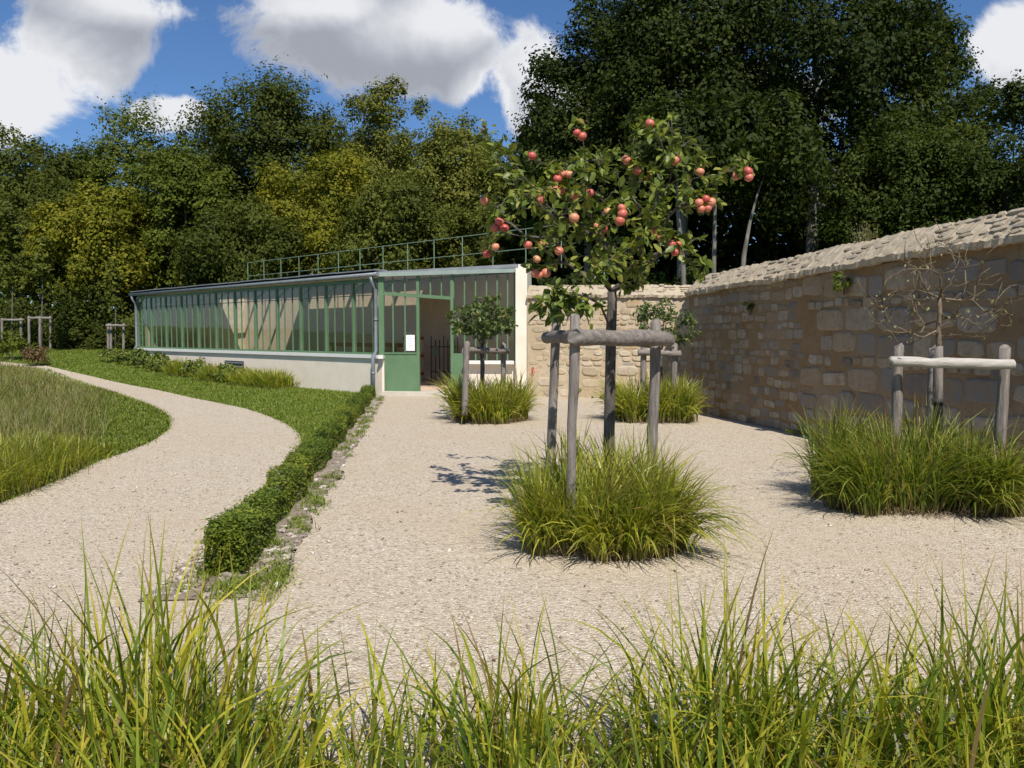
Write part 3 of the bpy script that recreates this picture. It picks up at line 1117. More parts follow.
vs = [Vector((p.x, p.y, tri_z(p.x, p.y) + 0.002)) for p in tri]
up = Vector((0, 0, 0.09))
mb.add(vs + [v_ + up for v_ in vs], [(0, 1, 2, 3), (4, 7, 6, 5), (0, 4, 5, 1), (1, 5, 6, 2), (2, 6, 7, 3), (3, 7, 4, 0)])
mb.build('roof', M['roof'], gh)
ceil = MB()
for args in ((0.05, 10.6, 0.05, TS), (10.6, Lg - 0.05, 0.05, 3.2), (0.05, sky_rafters[0], TS, 4.35), (sky_rafters[-1], 10.6, TS, 4.35), (15.4, Lg - 0.05, 3.2, 4.35)):
    b0 = len(ceil.V)
    roof_panel(ceil, *args, 0.015)
    for i_ in range(b0, len(ceil.V)):
        x_, y_, z_ = ceil.V[i_]
        ceil.V[i_] = (x_, y_, z_ - 0.02)
ctr = sum((Vector((p.x, p.y, 0)) for p in tri), Vector((0, 0, 0))) / 4
vs = [Vector((p.x, p.y, 0)).lerp(ctr, 0.03) for p in tri]
vs = [Vector((p.x, p.y, tri_z(p.x, p.y) - 0.022)) for p in vs]
up = Vector((0, 0, 0.015))
ceil.add(vs + [v_ + up for v_ in vs], [(0, 1, 2, 3), (4, 7, 6, 5), (0, 4, 5, 1), (1, 5, 6, 2), (2, 6, 7, 3), (3, 7, 4, 0)])
ceil.build('ceiling', M['ceiling'], gh)
for i in range(1, len(sky_rafters) - 1):
    mb = MB()
    mb.bar(gp(sky_rafters[i], TS, rz(TS) + 0.03), gp(sky_rafters[i], 4.35, rz(4.35) + 0.03), 0.16, 0.10)
    mb.build('rafter', M['green'], gh)
for k in (11.9, 13.1, 14.3):
    mb = MB()
    mb.bar(gp(k, 3.2, rz(3.2) + 0.03), gp(k, 4.35, rz(4.35) + 0.03), 0.10, 0.10)
    mb.build('rafter', M['green'], gh)
for (k0, k1, t0, t1) in ((sky_rafters[0], sky_rafters[-1], TS, 4.35), (10.6, 15.4, 3.2, 4.35)):
    mb = MB()
    roof_panel(mb, k0, k1, t0, t1, 0.006)
    mb.build('roof_glass', M['glass'], gh)
# metal edge and gutters
mb = MB()
n_t = 9
for i in range(n_t):     # sheet-metal capping in lengths that step a little
    k0, k1 = Lg * i / n_t + 0.004, Lg * (i + 1) / n_t - 0.004
    zz_ = EAVE + 0.185 + (0.008 if i % 2 else 0)
    mb.bar(gp(k0, 0.0, zz_), gp(k1, 0.0, zz_), 0.42, 0.03)
mb.build('roof_edge', M['roof'], gh)
mb = MB()
mb.tube([gp(-0.05, -0.15, EAVE + 0.075), gp(Lg + 0.15, -0.15, EAVE + 0.075)], 0.055, 10)
mb.build('gutter', M['zinc'], gh, smooth=True)
mb = MB()
mb.bar(fp(-0.08, EAVE + 0.06, 0.04), fp(Lf + 0.02, EAVE + 0.14, 0.04), 0.14, 0.10)
mb.build('facade_capping', simple('painted_capping', (0.22, 0.28, 0.25), (0.30, 0.36, 0.33), 3.0, 0.5, 0.1, 0.002), gh)
for k in (0.22, Lg - 0.06):
    mb = MB()
    zg = float(terrain(gp(k, 0, 0).x, gp(k, 0, 0).y))
    mb.tube([gp(k, -0.15, EAVE + 0.02), gp(k, -0.14, EAVE - 0.10), gp(k, -0.02, EAVE - 0.28), gp(k, -0.015, SILL + 0.1), gp(k, -0.12, SILL - 0.06), gp(k, -0.12, zg)], 0.052, 10)
    dp = mb.build('downpipe', M['zinc'], gh, smooth=True)
    for z in (SILL + 0.9, SILL - 0.5):
        mb = MB()
        o_ = -0.12 if z < SILL else -0.015
        mb.tube([gp(k, o_, z), gp(k, o_, z + 0.05)], 0.062, 10)
        mb.build('pipe_collar', M['zinc'], dp, smooth=True)

# facade: posts, transom, glazing, door leaves
FT = EAVE + 0.02
zt = lambda s: FT + 0.08 * s / Lf
tr_z = lambda s: P(381 + (454 - 381) * (s - fx(381)) / (fx(454) - fx(381)), 293 + 5.5 * (s - fx(381)) / (fx(454) - fx(381)), 20.8).z
for px, w in ((381.5, 0.14), (418, 0.075), (452, 0.075), (515, 0.07)):
    mb = MB()
    s = fx(px)
    z0 = SILL - 0.13 if px == 515 else (SILL - 0.005 if px < 384 else 0.11)
    mb.box(fp(s, (z0 + zt(s)) / 2, -0.05), fd * w / 2, fn * 0.05, (0, 0, (zt(s) - z0) / 2))
    mb.build('facade_post', M['green'], gh)
mb = MB()
mb.bar(fp(fx(384.5), tr_z(fx(384.5)), -0.04), fp(fx(450.5), tr_z(fx(450.5)), -0.04), 0.09, 0.085)
mb.build('transom', M['green'], gh)
for i, px in enumerate([393, 405, 418.5, 430.5, 441.5, 453.5, 464.5, 475.5, 486.5, 497, 507.5]):
    s = fx(px)
    ztop = zt(s) - 0.02
    if px < 410: z0 = 1.10
    elif px < 452: z0 = tr_z(s) + 0.03
    elif px < 460: z0 = tr_z(s)
    elif px < 465: z0 = 1.1
    else: z0 = SILL - 0.13
    mb = MB()
    mb.box(fp(s, (z0 + ztop) / 2, -0.045), fd * 0.017, fn * 0.018, (0, 0, (ztop - z0) / 2))
    mb.build('facade_bar', M['green'], gh)
for (a_, b_, z0, z1) in ((384.5, 417, 1.12, None), (419.5, 451, 'tr', None), (454, 464, 1.12, None), (465.5, 514, SILL - 0.12, None)):
    mb = MB()
    sa, sb = fx(a_), fx(b_)
    f0 = (lambda s: tr_z(s) + 0.04) if z0 == 'tr' else (lambda s: z0)
    vs = [fp(sa, f0(sa), -0.04), fp(sb, f0(sb), -0.04), fp(sb, zt(sb) - 0.02, -0.04), fp(sa, zt(sa) - 0.02, -0.04)]
    vs2 = [v_ - fn * 0.005 for v_ in vs]
    mb.add(vs + vs2, [(0, 1, 2, 3), (7, 6, 5, 4), (0, 4, 5, 1), (1, 5, 6, 2), (2, 6, 7, 3), (3, 7, 4, 0)])
    mb.build('facade_glass', M['glass'], gh)
dl = MB()
sa, sb = fx(384.6), fx(416.6)
dl.box(fp((sa + sb) / 2, 0.605, -0.03), fd * (sb - sa) / 2, fn * 0.025, (0, 0, 0.495))
door = dl.build('door_panel', M['green'], gh)
door['label'] = 'broad plain green panel under the glazed side of the doorway'
for zc in (0.125, 1.10):
    mb = MB()
    mb.bar(fp(sa, zc, 0.0), fp(sb, zc, 0.0), 0.03, 0.045)
    mb.build('panel_rail', M['green'], door)
# right door leaf, a little ajar
mb = MB()
ra, rb = fx(452.5), fx(463.6)
mb.box(fp((ra + rb) / 2, 0.605, -0.03), fd * (rb - ra) / 2, fn * 0.025, (0, 0, 0.495))
leaf2 = mb.build('door_panel', M['green'], gh)
# pier at the right end of the facade
mb = MB()
mb.box(Vector((0.235, 20.47, 1.48)), (0.145, 0, 0), (0, 0.20, 0), (0, 0, 1.78))
mb.build('pier', M['plaster'], gh)
# railing on the rear edge of the roof
rail = None
tr_t = 4.1
kk = np.arange(k_end - 1.8, 15.4, 1.32)
mb = MB()
for z in (4.58, 4.02):
    mb.tube([gp(kk[0], tr_t, z), gp(kk[-1], tr_t, z)], 0.013, 6)
M['rail_paint'] = simple('railing_paint', (0.13, 0.20, 0.13), (0.20, 0.27, 0.19), 3.0, 0.5, 0.0)
rail = mb.build('railing', M['rail_paint'], gh)
for k in kk:
    mb = MB()
    mb.tube([gp(k, tr_t, rz(tr_t) - 0.02), gp(k, tr_t, 4.59)], 0.015, 6)
    mb.build('railing_post', M['rail_paint'], rail)
# dark slatted vent low in the base wall
p = P(241, 371.5, 26.5)
kv = (Vector((p.x, p.y, 0)) - A).dot(gd)
vent = MB()
vent.box(gp(kv, -0.012, 0.48), gd * 0.62, gin * 0.012, (0, 0, 0.24))
vo = vent.build('vent_grille', M['iron'], gh)
mb = MB()
for i in range(4):
    z = 0.30 + i * 0.12
    mb.bar(gp(kv - 0.58, -0.045, z), gp(kv + 0.58, -0.045, z), 0.045, 0.045)
mb.build('grille_slats', M['zinc'], vo)

# paper on the door glass
s = fx(410.2)
pn = thing('paper_notice', tuple(fp(s, 1.15, -0.03)), 'white sheet of paper taped behind the door glass above the green panel', 'notice')
mb = MB()
mb.box(fp(s, 1.37, -0.030), fd * 0.115, fn * 0.002, (0, 0, 0.205))
mb.build('sheet', M['paper'], pn)
mb = MB()
for i in range(7):
    w_ = [0.05, 0.085, 0.08, 0.086, 0.06, 0.085, 0.04][i]
    mb.box(fp(s - 0.085 + w_, 1.53 - i * 0.045, -0.0268), fd * w_, fn * 0.0008, (0, 0, 0.005))
mb.build('print', M['ink'], pn)

# folded iron gate leaning inside the doorway
ip = P(441, 379, 25.0)
ig = thing('iron_gate', (ip.x, ip.y, 0.12), 'dark folded iron gate standing inside the open doorway against the wall', 'gate')
gi = [-0.30, -0.17, -0.04, 0.09, 0.22, 0.42, 0.52]
for j, dxx in enumerate(gi):
    mb = MB()
    mb.tube([ip + Vector((dxx, 0.05 * (j % 2), -ip.z + 0.13)), ip + Vector((dxx, 0.05 * (j % 2), -ip.z + (1.42 if j % 3 else 1.55)))], 0.016, 6)
    mb.build('upright', M['iron'], ig)
for z in (0.42, 1.2):
    mb = MB()
    mb.bar(ip + Vector((-0.34, 0.02, -ip.z + z)), ip + Vector((0.56, 0.02, -ip.z + z)), 0.02, 0.03)
    mb.build('crossbar', M['iron'], ig)
mb = MB()
mb.box(ip + Vector((-0.16, 0.0, -ip.z + 1.05)), (0.07, 0, 0), (0, 0.03, 0), (0, 0, 0.16))
mb.build('lock_plate', M['green'], ig)

# long reddish bench behind the glass
bp = gp(5.2, 3.4, 0.12)
bn = thing('potting_bench', tuple(bp), 'long low reddish wooden bench inside behind the glazing', 'bench')
mb = MB(); mb.box(bp + Vector((0, 0, 1.12)), gd * 1.9, gin * 0.28, (0, 0, 0.06)); mb.build('bench_top', M['red_wood'], bn)
for a_ in (-1.7, 0.0, 1.7):
    for b_ in (-0.22, 0.22):
        mb = MB(); mb.box(bp + gd * a_ + gin * b_ + Vector((0, 0, 0.53)), gd * 0.04, gin * 0.04, (0, 0, 0.53)); mb.build('leg', M['red_wood'], bn)
cp_ = gp(2.6, 3.2, 0.12)  # beige pillar behind the glazing, built as a banded box
cb = thing('inner_pillar', tuple(cp_), 'beige pillar standing inside the glazing beside the corner post', 'pillar')
mb = MB(); mb.box(cp_ + Vector((0, 0, 0.80)), gd * 0.22, gin * 0.22, (0, 0, 0.80)); mb.build('pillar_body', M['inner_stone'], cb)
for z in (0.25, 0.8, 1.35):
    mb = MB()
    for sgn, ax in ((1, gd), (-1, gd), (1, gin), (-1, gin)):
        oth = gin if ax is gd else gd
        mb.box(cp_ + ax * sgn * 0.228 + Vector((0, 0, z)), ax * 0.008, oth * 0.238, (0, 0, 0.05))
    mb.build('pillar_band', M['red_wood'], cb)


# ------------------------------------------------------------------ stone walls
def stone_face(mb, p0, d, L, zfun, nrm, rng, hmin, hmax, skip, proud=0.012, wmul=(0.9, 2.3), z0=0.02, ss=3.0, ext=(0, 0)):
    """irregular courses of rounded stones, each slightly proud of the wall plane"""
    z = z0
    up = Vector((0, 0, 1))
    zmax = max(zfun(0), zfun(L))
    while z < zmax - 0.05:
        h = rng.uniform(hmin, hmax)
        left_h = zmax - 0.03 - z
        if left_h < hmax * 1.35:
            h = left_h if left_h < hmax * 1.1 else left_h / 2
        s = rng.uniform(-0.2, 0.0)
        while s < L:
            w = h * rng.uniform(*wmul)
            hh = h * rng.choice((rng.uniform(0.6, 0.85), rng.uniform(0.85, 1.06), rng.uniform(0.9, 1.06), rng.uniform(0.9, 1.06)))
            zc = z + h / 2 + rng.uniform(-0.04, 0.04) * h / 0.25
            if s > -ext[0] and s + w < L + ext[1] and rng.random() > skip and zc + hh / 2 < zfun(s + w / 2) + 0.02 and zc - hh / 2 > 0:
                c = p0 + d * (s + w / 2) + up * zc
                n = 14
                pr = proud * rng.uniform(0.5, 1.8)
                ang = [2 * math.pi * i / n + rng.uniform(-.14, .14) for i in range(n)]
                jit = [rng.uniform(0.93, 1.05) for i in range(n)]
                tilt = rng.uniform(-0.06, 0.06)
                sse = ss * rng.uniform(0.55, 1.15)
                rings = []
                for (k, o_) in ((1.0, 0.0), (0.93, pr * 0.7), (0.78, pr)):
                    ring = []
                    for i, a in enumerate(ang):
                        ca, sa_ = math.cos(a), math.sin(a)
                        e = 2.0 / sse
                        xx = math.copysign(abs(ca) ** e, ca) * w * 0.49
                        zz2 = math.copysign(abs(sa_) ** e, sa_) * hh * 0.48
                        jj = jit[i]
                        ring.append(c + d * xx * k * jj + up * (zz2 * k * jj + xx * tilt) + nrm * o_)
                    rings.append(ring)
                vs = [v_ for r_ in rings for v_ in r_]
                fs = []
                for r_ in range(2):
                    for i in range(n):
                        i2 = (i + 1) % n
                        fs.append((r_ * n + i, r_ * n + i2, (r_ + 1) * n + i2, (r_ + 1) * n + i))
                fs.append(tuple(2 * n + i for i in range(n)))
                # orientation
                a_ = vs[2 * n + 1] - vs[2 * n]; b_ = vs[2 * n + 2] - vs[2 * n + 1]
                if a_.cross(b_).dot(nrm) < 0:
                    fs = [f[::-1] for f in fs]
                mb.add(vs, fs)
            s += w + rng.uniform(0.005, 0.03)
        z += h + rng.uniform(0.0, 0.03)


def wall_body(mb, p0, d, L, zfun, nrm, thick, n=40, rng=None):
    vs, fs = [], []
    for i in range(n + 1):
        s = L * i / n
        c = p0 + d * s
        w = rng.uniform(-.012, .012) if rng else 0
        vs += [c + Vector((0, 0, -0.3)) , c + Vector((0, 0, zfun(s))), c - nrm * thick + Vector((0, 0, zfun(s))), c - nrm * thick + Vector((0, 0, -0.3))]
    for i in range(n):
        a = i * 4
        for j in range(4):
            fs.append((a + j, a + (j + 1) % 4, a + 4 + (j + 1) % 4, a + 4 + j))
    fs.append((0, 3, 2, 1)); fs.append((n * 4, n * 4 + 1, n * 4 + 2, n * 4 + 3))
    mb.add(vs, fs)


def coping(parent, p0, d, L, zfun, nrm, thick, rng, over=0.09, rise=0.34, edge=0.07, seg=0.05):
    """rough saddle-back coping: mortar bed with flat stones set in its slope"""
    n = int(L / seg)
    half = thick / 2
    prof = [(over, 0.0), (over + 0.01, edge), *[(over - (over + half) * f_, edge + rise * f_ * (1.12 - 0.12 * f_)) for f_ in (0.12, 0.25, 0.38, 0.5, 0.62, 0.75, 0.88)], (-half, rise + edge), (-thick * 0.8, edge + rise * 0.6), (-thick - over, edge), (-thick - over, 0.0)]
    m = len(prof)
    vs, fs = [], []
    sag = [0.0] * (n + 1)
    for i in range(1, n + 1):
        sag[i] = sag[i - 1] * 0.9 + rng.uniform(-.010, .010)
    for i in range(n + 1):
        s = L * i / n
        for j, (o_, z) in enumerate(prof):
            jo = rng.uniform(-.022, .022) if j in (0, 1) else rng.uniform(-.007, .007)
            jz = rng.uniform(-.010, .010) if j else rng.uniform(-.02, .008)
            vs.append(p0 + d * s + nrm * (o_ + jo) + Vector((0, 0, zfun(s) + z + jz + sag[i])))
    for i in range(n):
        for j in range(m):
            j2 = (j + 1) % m
            fs.append((i * m + j, i * m + j2, (i + 1) * m + j2, (i + 1) * m + j))
    fs.append(tuple(range(m))); fs.append(tuple(n * m + j for j in range(m))[::-1])
    mb = MB()
    mb.add(vs, fs)
    mb.cur = 1
    # stones bedded in the slope
    s = 0.1
    slope = (nrm * (-(over + half)) + Vector((0, 0, rise))).normalized()
    sn = d.cross(slope)
    if sn.z < 0: sn = -sn
    sl = math.hypot(over + half, rise)
    rows = 5
    for r_ in range(rows):
        s = rng.uniform(0, 0.3)
        while s < L - 0.3:
            w = rng.uniform(0.08, 0.36)
            if rng.random() < 0.6:
                hh = sl / rows * rng.uniform(0.6, 1.0)
                t = sl * (r_ + 0.5) / rows
                c = p0 + d * (s + w / 2) + nrm * over + Vector((0, 0, zfun(s) + edge)) + slope * t + sn * 0.012
                nn = 8
                rings = []
                pr = rng.uniform(0.003, 0.016)
                ji = [rng.uniform(0.8, 1.15) for _ in range(nn)]
                for (k, o_) in ((1.0, -0.03), (0.95, pr * 0.6), (0.75, pr)):
                    rings += [c + d * math.cos(2 * math.pi * i / nn) * w * 0.5 * k * ji[i] + slope * math.sin(2 * math.pi * i / nn) * hh * 0.5 * k * ji[i] + sn * o_ for i in range(nn)]
                ff = []
                for q_ in range(2):
                    for i in range(nn):
                        i2 = (i + 1) % nn
                        ff.append((q_ * nn + i, q_ * nn + i2, (q_ + 1) * nn + i2, (q_ + 1) * nn + i))
                ff.append(tuple(2 * nn + i for i in range(nn)))
                a_ = rings[2 * nn + 1] - rings[2 * nn]; b_ = rings[2 * nn + 2] - rings[2 * nn + 1]
                if a_.cross(b_).dot(sn) < 0:
                    ff = [f[::-1] for f in ff]
                mb.add(rings, ff)
            s += w + rng.uniform(0.0, 0.12)
    return mb.build('coping', [M['coping_bed'], M['coping']], parent)


rw = random.Random(11)
WL = 21.0
WN = Vector((-WD.y, WD.x, 0))
if WN.x > 0: WN = -WN
zr = lambda s: 2.39 + 0.20 * min(s / 8.4, 1.6)
wall_r = thing('stone_wall', tuple(W0), 'long shaded rubble wall in ochre mortar with a sloping stone coping', 'wall')
mb = MB()
wall_body(mb, W0, WD, WL, zr, WN, 0.55)
mb.cur = 1
stone_face(mb, W0, WD, 4.2, zr, WN, rw, 0.10, 0.22, 0.12, 0.006, (0.9, 2.3), 0.02, 5.0, (0, 0.06))
stone_face(mb, W0 + WD * 4.2, WD, WL - 4.2, lambda s: zr(s + 4.2), WN, rw, 0.12, 0.34, 0.06, 0.018, (0.9, 2.2), 0.02, 5.5, (0.06, 0))
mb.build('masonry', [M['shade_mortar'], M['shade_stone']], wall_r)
coping(wall_r, W0, WD, WL, zr, WN, 0.55, rw)

# the lit wall behind, with its short return
BW0 = Vector((0.385, 20.22, 0)); BW1 = Vector((4.45, 19.45, 0))
bd = (BW1 - BW0).normalized(); bn_ = Vector((bd.y, -bd.x, 0))
wall_b = thing('stone_wall', tuple(BW0), 'sunlit pale stone wall joining the greenhouse end to the corner', 'wall')
mb = MB()
zb2 = lambda s: 2.50
wall_body(mb, BW0, bd, (BW1 - BW0).length, zb2, bn_, 0.5)
mb.cur = 1
stone_face(mb, BW0, bd, (BW1 - BW0).length, zb2, bn_, rw, 0.09, 0.25, 0.14, 0.016, (0.9, 2.4), 0.02, 3.6)
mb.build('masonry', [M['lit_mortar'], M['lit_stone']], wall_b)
coping(wall_b, BW0, bd, (BW1 - BW0).length, zb2, bn_, 0.5, rw, over=0.07, rise=0.26, edge=0.06)
mb = MB()
rp0 = W0 + Vector((0.03, 0.02, 0)); rp1 = Vector((4.32, 19.5, 0))
rd = (rp1 - rp0).normalized(); rn = Vector((-rd.y, rd.x, 0))
wall_body(mb, rp0, rd, (rp1 - rp0).length - 0.04, lambda s: 2.39 + 0.10 * s / 2.9, rn, 0.5, 10)
mb.build('return_wall', [M['shade_mortar']], wall_b)
coping(wall_b, rp0, rd, (rp1 - rp0).length - 0.02, lambda s: 2.41 + 0.10 * s / 2.9, rn, 0.5, rw, over=0.07, rise=0.30, edge=0.06)


# ------------------------------------------------------------------ ornamental grass clumps
def grass_clump(cx, cy, rx, ry, n, h, seed, mat, label, width=0.009, arch=0.9, group='sedge clumps round the staked trees'):
    rng = np.random.default_rng(seed)
    root = thing('ornamental_grass', (cx, cy, 0), label, 'ornamental grass', group)
    tuft_n = 34
    a = rng.uniform(-0.88, 0.88, (tuft_n, 2))
    a = np.where(np.abs(a) > 0.7, a * 0.98, a)
    r_ = np.linalg.norm(a, axis=1)
    a = a / np.maximum(1, r_ / 0.95)[:, None]
    which = rng.integers(0, tuft_n, n)
    off = a[which] + rng.normal(size=(n, 2)) * 0.085
    bx = cx + off[:, 0] * rx; by = cy + off[:, 1] * ry
    rr = np.linalg.norm(off, axis=1)
    lean = off / np.maximum(rr, 1e-3)[:, None] * (0.05 + 0.50 * rr[:, None] ** 2) * arch + rng.normal(size=(n, 2)) * (0.16 + 0.42 * rng.random((n, 1)) ** 2)
    tdir = rng.normal(size=(tuft_n, 2)) * 0.26
    lean += tdir[which]
    th = rng.uniform(0.72, 1.18, tuft_n)
    hh = h * th[which] * rng.uniform(0.55, 1.15, n)
    w = width * rng.uniform(0.6, 1.3, n)
    Vb, qb, al = blades(np.stack([bx, by, np.zeros(n)], 1), hh, lean, w, rng, 5, 1.15)
    np_obj('blades', Vb, [qb], M[mat], root, attr=al)
    # old straw at the foot
    m = n // 9
    ang = rng.uniform(0, 2 * math.pi, m)
    fr = np.sqrt(rng.uniform(0.5, 1.1, m))
    base = np.stack([cx + np.cos(ang) * rx * fr * 0.9, cy + np.sin(ang) * ry * fr * 0.9, np.full(m, 0.012)], 1)
    ln = np.stack([np.cos(ang), np.sin(ang)], 1) * rng.uniform(0.8, 2.5, m)[:, None] + rng.normal(size=(m, 2)) * 0.8
    Vb, qb, al = blades(base, rng.uniform(0.08, 0.24, m), ln, np.full(m, 0.006), rng, 3, 0.8)
    np_obj('dead_leaves', Vb, [qb], M['straw'], root, attr=al)
    return root


M['straw'] = simple('straw', (0.20, 0.145, 0.085), (0.40, 0.31, 0.20), 14.0, 0.9, 0.0)
grass_clump(0.69, 6.14, 0.60, 0.66, 5200, 0.76, 21, 'sedge', 'square clump of yellow-green sedge round the foot of the fruiting apple tree', 0.0145, 0.8)
grass_clump(-0.40, 14.6, 0.70, 0.62, 3600, 0.84, 22, 'sedge', 'rounded bright sedge clump below the small bushy tree before the greenhouse', 0.023, 0.8)
grass_clump(2.62, 14.7, 0.70, 0.62, 3600, 0.82, 23, 'sedge', 'sedge clump in front of the pale wall near its shaded corner', 0.023, 0.8)
grass_clump(3.75, 7.42, 0.88, 0.66, 6400, 0.84, 24, 'sedge_dark', 'large dark green sedge clump under the nearly bare tree by the shaded wall', 0.016, 0.85)

# ------------------------------------------------------------------ staked trees
fr_grp = 'timber support frames round the young trees'


def stake(root, base, top, r, seed, mat='wood'):
    rr = random.Random(seed)
    mb = MB()
    base, top = Vector(base), Vector(top)
    n = 8
    pts = [base.lerp(top, i / (n - 1)) + Vector((rr.uniform(-.006, .006), rr.uniform(-.006, .006), 0)) for i in range(n)]
    pts.append(top + (top - base).normalized() * 0.006)
    mb.tube(pts, [r * rr.uniform(0.94, 1.06) for _ in range(n)] + [r * 0.82], 12, 0.03, rr)
    return mb.build('stake', M[mat], root, smooth=True)


def log(root, a, b, r, seed, mat='rail_wood', r2=None, name='rail'):
    rr = random.Random(seed)
    mb = MB()
    a, b = Vector(a), Vector(b)
    n = 10
    d = (b - a).normalized()
    pts = [a] + [a.lerp(b, i / (n - 1)) + d * (0.008 if i == 0 else (-0.008 if i == n - 1 else 0)) + Vector((0, 0, rr.uniform(-.008, .008))) for i in range(n)] + [b]
    r2 = r2 or r
    rad = [r * 0.85] + [(r + (r2 - r) * i / (n - 1)) * rr.uniform(0.94, 1.06) for i in range(n)] + [r2 * 0.85]
    mb.tube(pts, rad, 14, 0.03, rr)
    return mb.build(name, M[mat], root, smooth=True)


# apple tree frame
fl_b, fl_t = P(569, 545, 5.75), P(575, 316, 5.75)
bl_b, bl_t = P(548, 500, 7.3), P(556.5, 318, 7.3)
rr_b, rr_t = P(651, 510, 6.75), P(655.5, 322, 6.75)
for v_ in (fl_b, bl_b, rr_b): v_.z = -0.1
fr1 = thing('tree_frame', (0.85, 6.6, 0), 'three grey stakes and thick horizontal logs round the apple tree', 'tree support', fr_grp)
stake(fr1, fl_b, fl_t, 0.036, 1); stake(fr1, bl_b, bl_t, 0.043, 2); stake(fr1, rr_b, rr_t, 0.045, 3)
off = Vector((0, -0.095, 0))
log(fr1, P(573.5, 336.5, 5.68), P(669.5, 339, 6.62), 0.062, 4)
log(fr1, P(547, 338, 7.15), P(577, 336, 5.80), 0.052, 5)
log(fr1, P(552, 335.5, 7.42), P(662, 343, 6.95), 0.05, 6)


def leafed(root, nodes, chains, rng, mat, per_node, size, first_chain=1, extra=None, min_frac=0.35, width=0.5, name='foliage'):
    pts, dirs = [], []
    for ch in chains[first_chain:]:
        L = len(ch)
        for i in range(L):
            if i / max(L - 1, 1) < min_frac:
                continue
            p = np.array(nodes[ch[i]]); d = p - np.array(nodes[ch[max(i - 1, 0)]])
            k = rng.poisson(per_node * (1.6 if i == L - 1 else 1.0))
            for _ in range(k):
                dd = unit(d + rng.normal(size=3) * 0.9 * np.linalg.norm(d) + 1e-6)
                pts.append(p + rng.normal(size=3) * 0.025)
                dirs.append(dd)
    pts = np.array(pts); dirs = np.array(dirs)
    V_, q_, t_ = near_leaves(pts, dirs, size, rng, width)
    return np_obj(name, V_, [q_, t_], M[mat], root)


# --- the apple tree
D0 = 6.95
apples_px = [(577, 133), (582, 136.5), (532, 156), (650, 124), (675, 161), (700, 172), (736, 176.5), (748, 171.5), (749, 177.5), (637, 171), (626, 160), (562, 174), (568.5, 174), (557.5, 179), (554, 188), (561, 191),
             (575, 195.5), (537, 194), (541, 200), (484, 201), (499.5, 222), (495, 228.5), (504.5, 228.5), (528, 245), (542, 245), (487, 254), (495.5, 247), (539, 275), (546, 273), (535, 273.5), (559, 251), (574, 218),
             (607.5, 212), (621.6, 208), (622.5, 214), (620, 221), (598, 226), (603, 229), (600, 234), (660, 229), (654, 231), (661, 238), (666, 229), (672, 244), (678, 245), (675, 252), (699, 203), (706, 199), (711, 202.5), (701, 209),
             (708, 208), (590, 193), (537, 259)]
rng = np.random.default_rng(77)
ap = thing('apple_tree', tuple(P(608, 500, D0).xy) + (0,), 'apple tree laden with red apples tied to three stakes', 'tree')
tb = P(608, 500, D0); tb.z = -0.05
path = [tb, P(609, 440, D0), P(610, 380, D0), P(611, 330, D0), P(612, 306, D0), P(612, 292, D0)]
targets = []
ap_pos = []
for (px, py) in apples_px:
    r_ = math.hypot((px - 611) / 130, (py - 215) / 90)
    d = D0 + (rng.uniform(-0.75, 0.25)) * max(0.25, 1 - 0.6 * r_)
    p = P(px, py, d)
    p = p - (p - Vector((0, 0, CAM_H))).normalized() * 0.10
    ap_pos.append(p)
# keep clusters at one distance
for i in range(1, len(apples_px)):
    for j in range(i):
        if math.hypot(apples_px[i][0] - apples_px[j][0], apples_px[i][1] - apples_px[j][1]) < 11:
            ap_pos[i] = P(*apples_px[i], ap_pos[j].y + rng.uniform(-0.02, 0.02))
            break
for p in ap_pos:
    targets.append(np.array(p) + np.array([0, 0.09, 0.07]))
ell = [(560, 185, 48, 42, 15), (612, 195, 55, 55, 26), (660, 170, 48, 40, 18), (515, 205, 32, 45, 12), (700, 185, 32, 26, 9), (640, 235, 45, 35, 16), (540, 240, 35, 25, 8), (610, 262, 40, 22, 13), (655, 128, 24, 14, 5),
       (497, 145, 12, 20, 3), (585, 150, 25, 16, 4), (680, 225, 22, 30, 6), (576, 225, 30, 25, 8)]
for (ex, ey, rx, ry, k) in ell:
    for _ in range(k):
        a_ = rng.uniform(0, 2 * math.pi); r_ = math.sqrt(rng.uniform(0, 1))
        targets.append(np.array(P(ex + rx * r_ * math.cos(a_), ey + ry * r_ * math.sin(a_), D0 + rng.normal() * 0.42)))
for (px, py, d) in ((487, 128, 6.9), (492, 150, 6.9), (500, 165, 6.9), (752, 160, 7.0), (741, 160, 7.0), (700, 270, 6.8), (690, 262, 6.7), (560, 262, 6.8), (648, 120, 6.9), (668, 122, 6.9), (635, 285, 6.6), (590, 282, 6.6), (600, 275, 6.5), (625, 270, 6.4),
                    (640, 262, 6.4), (615, 255, 6.3), (628, 288, 6.7)):
    targets.append(np.array(P(px, py, d)))
nodes, parent, chains = skeleton(path, targets, rng)
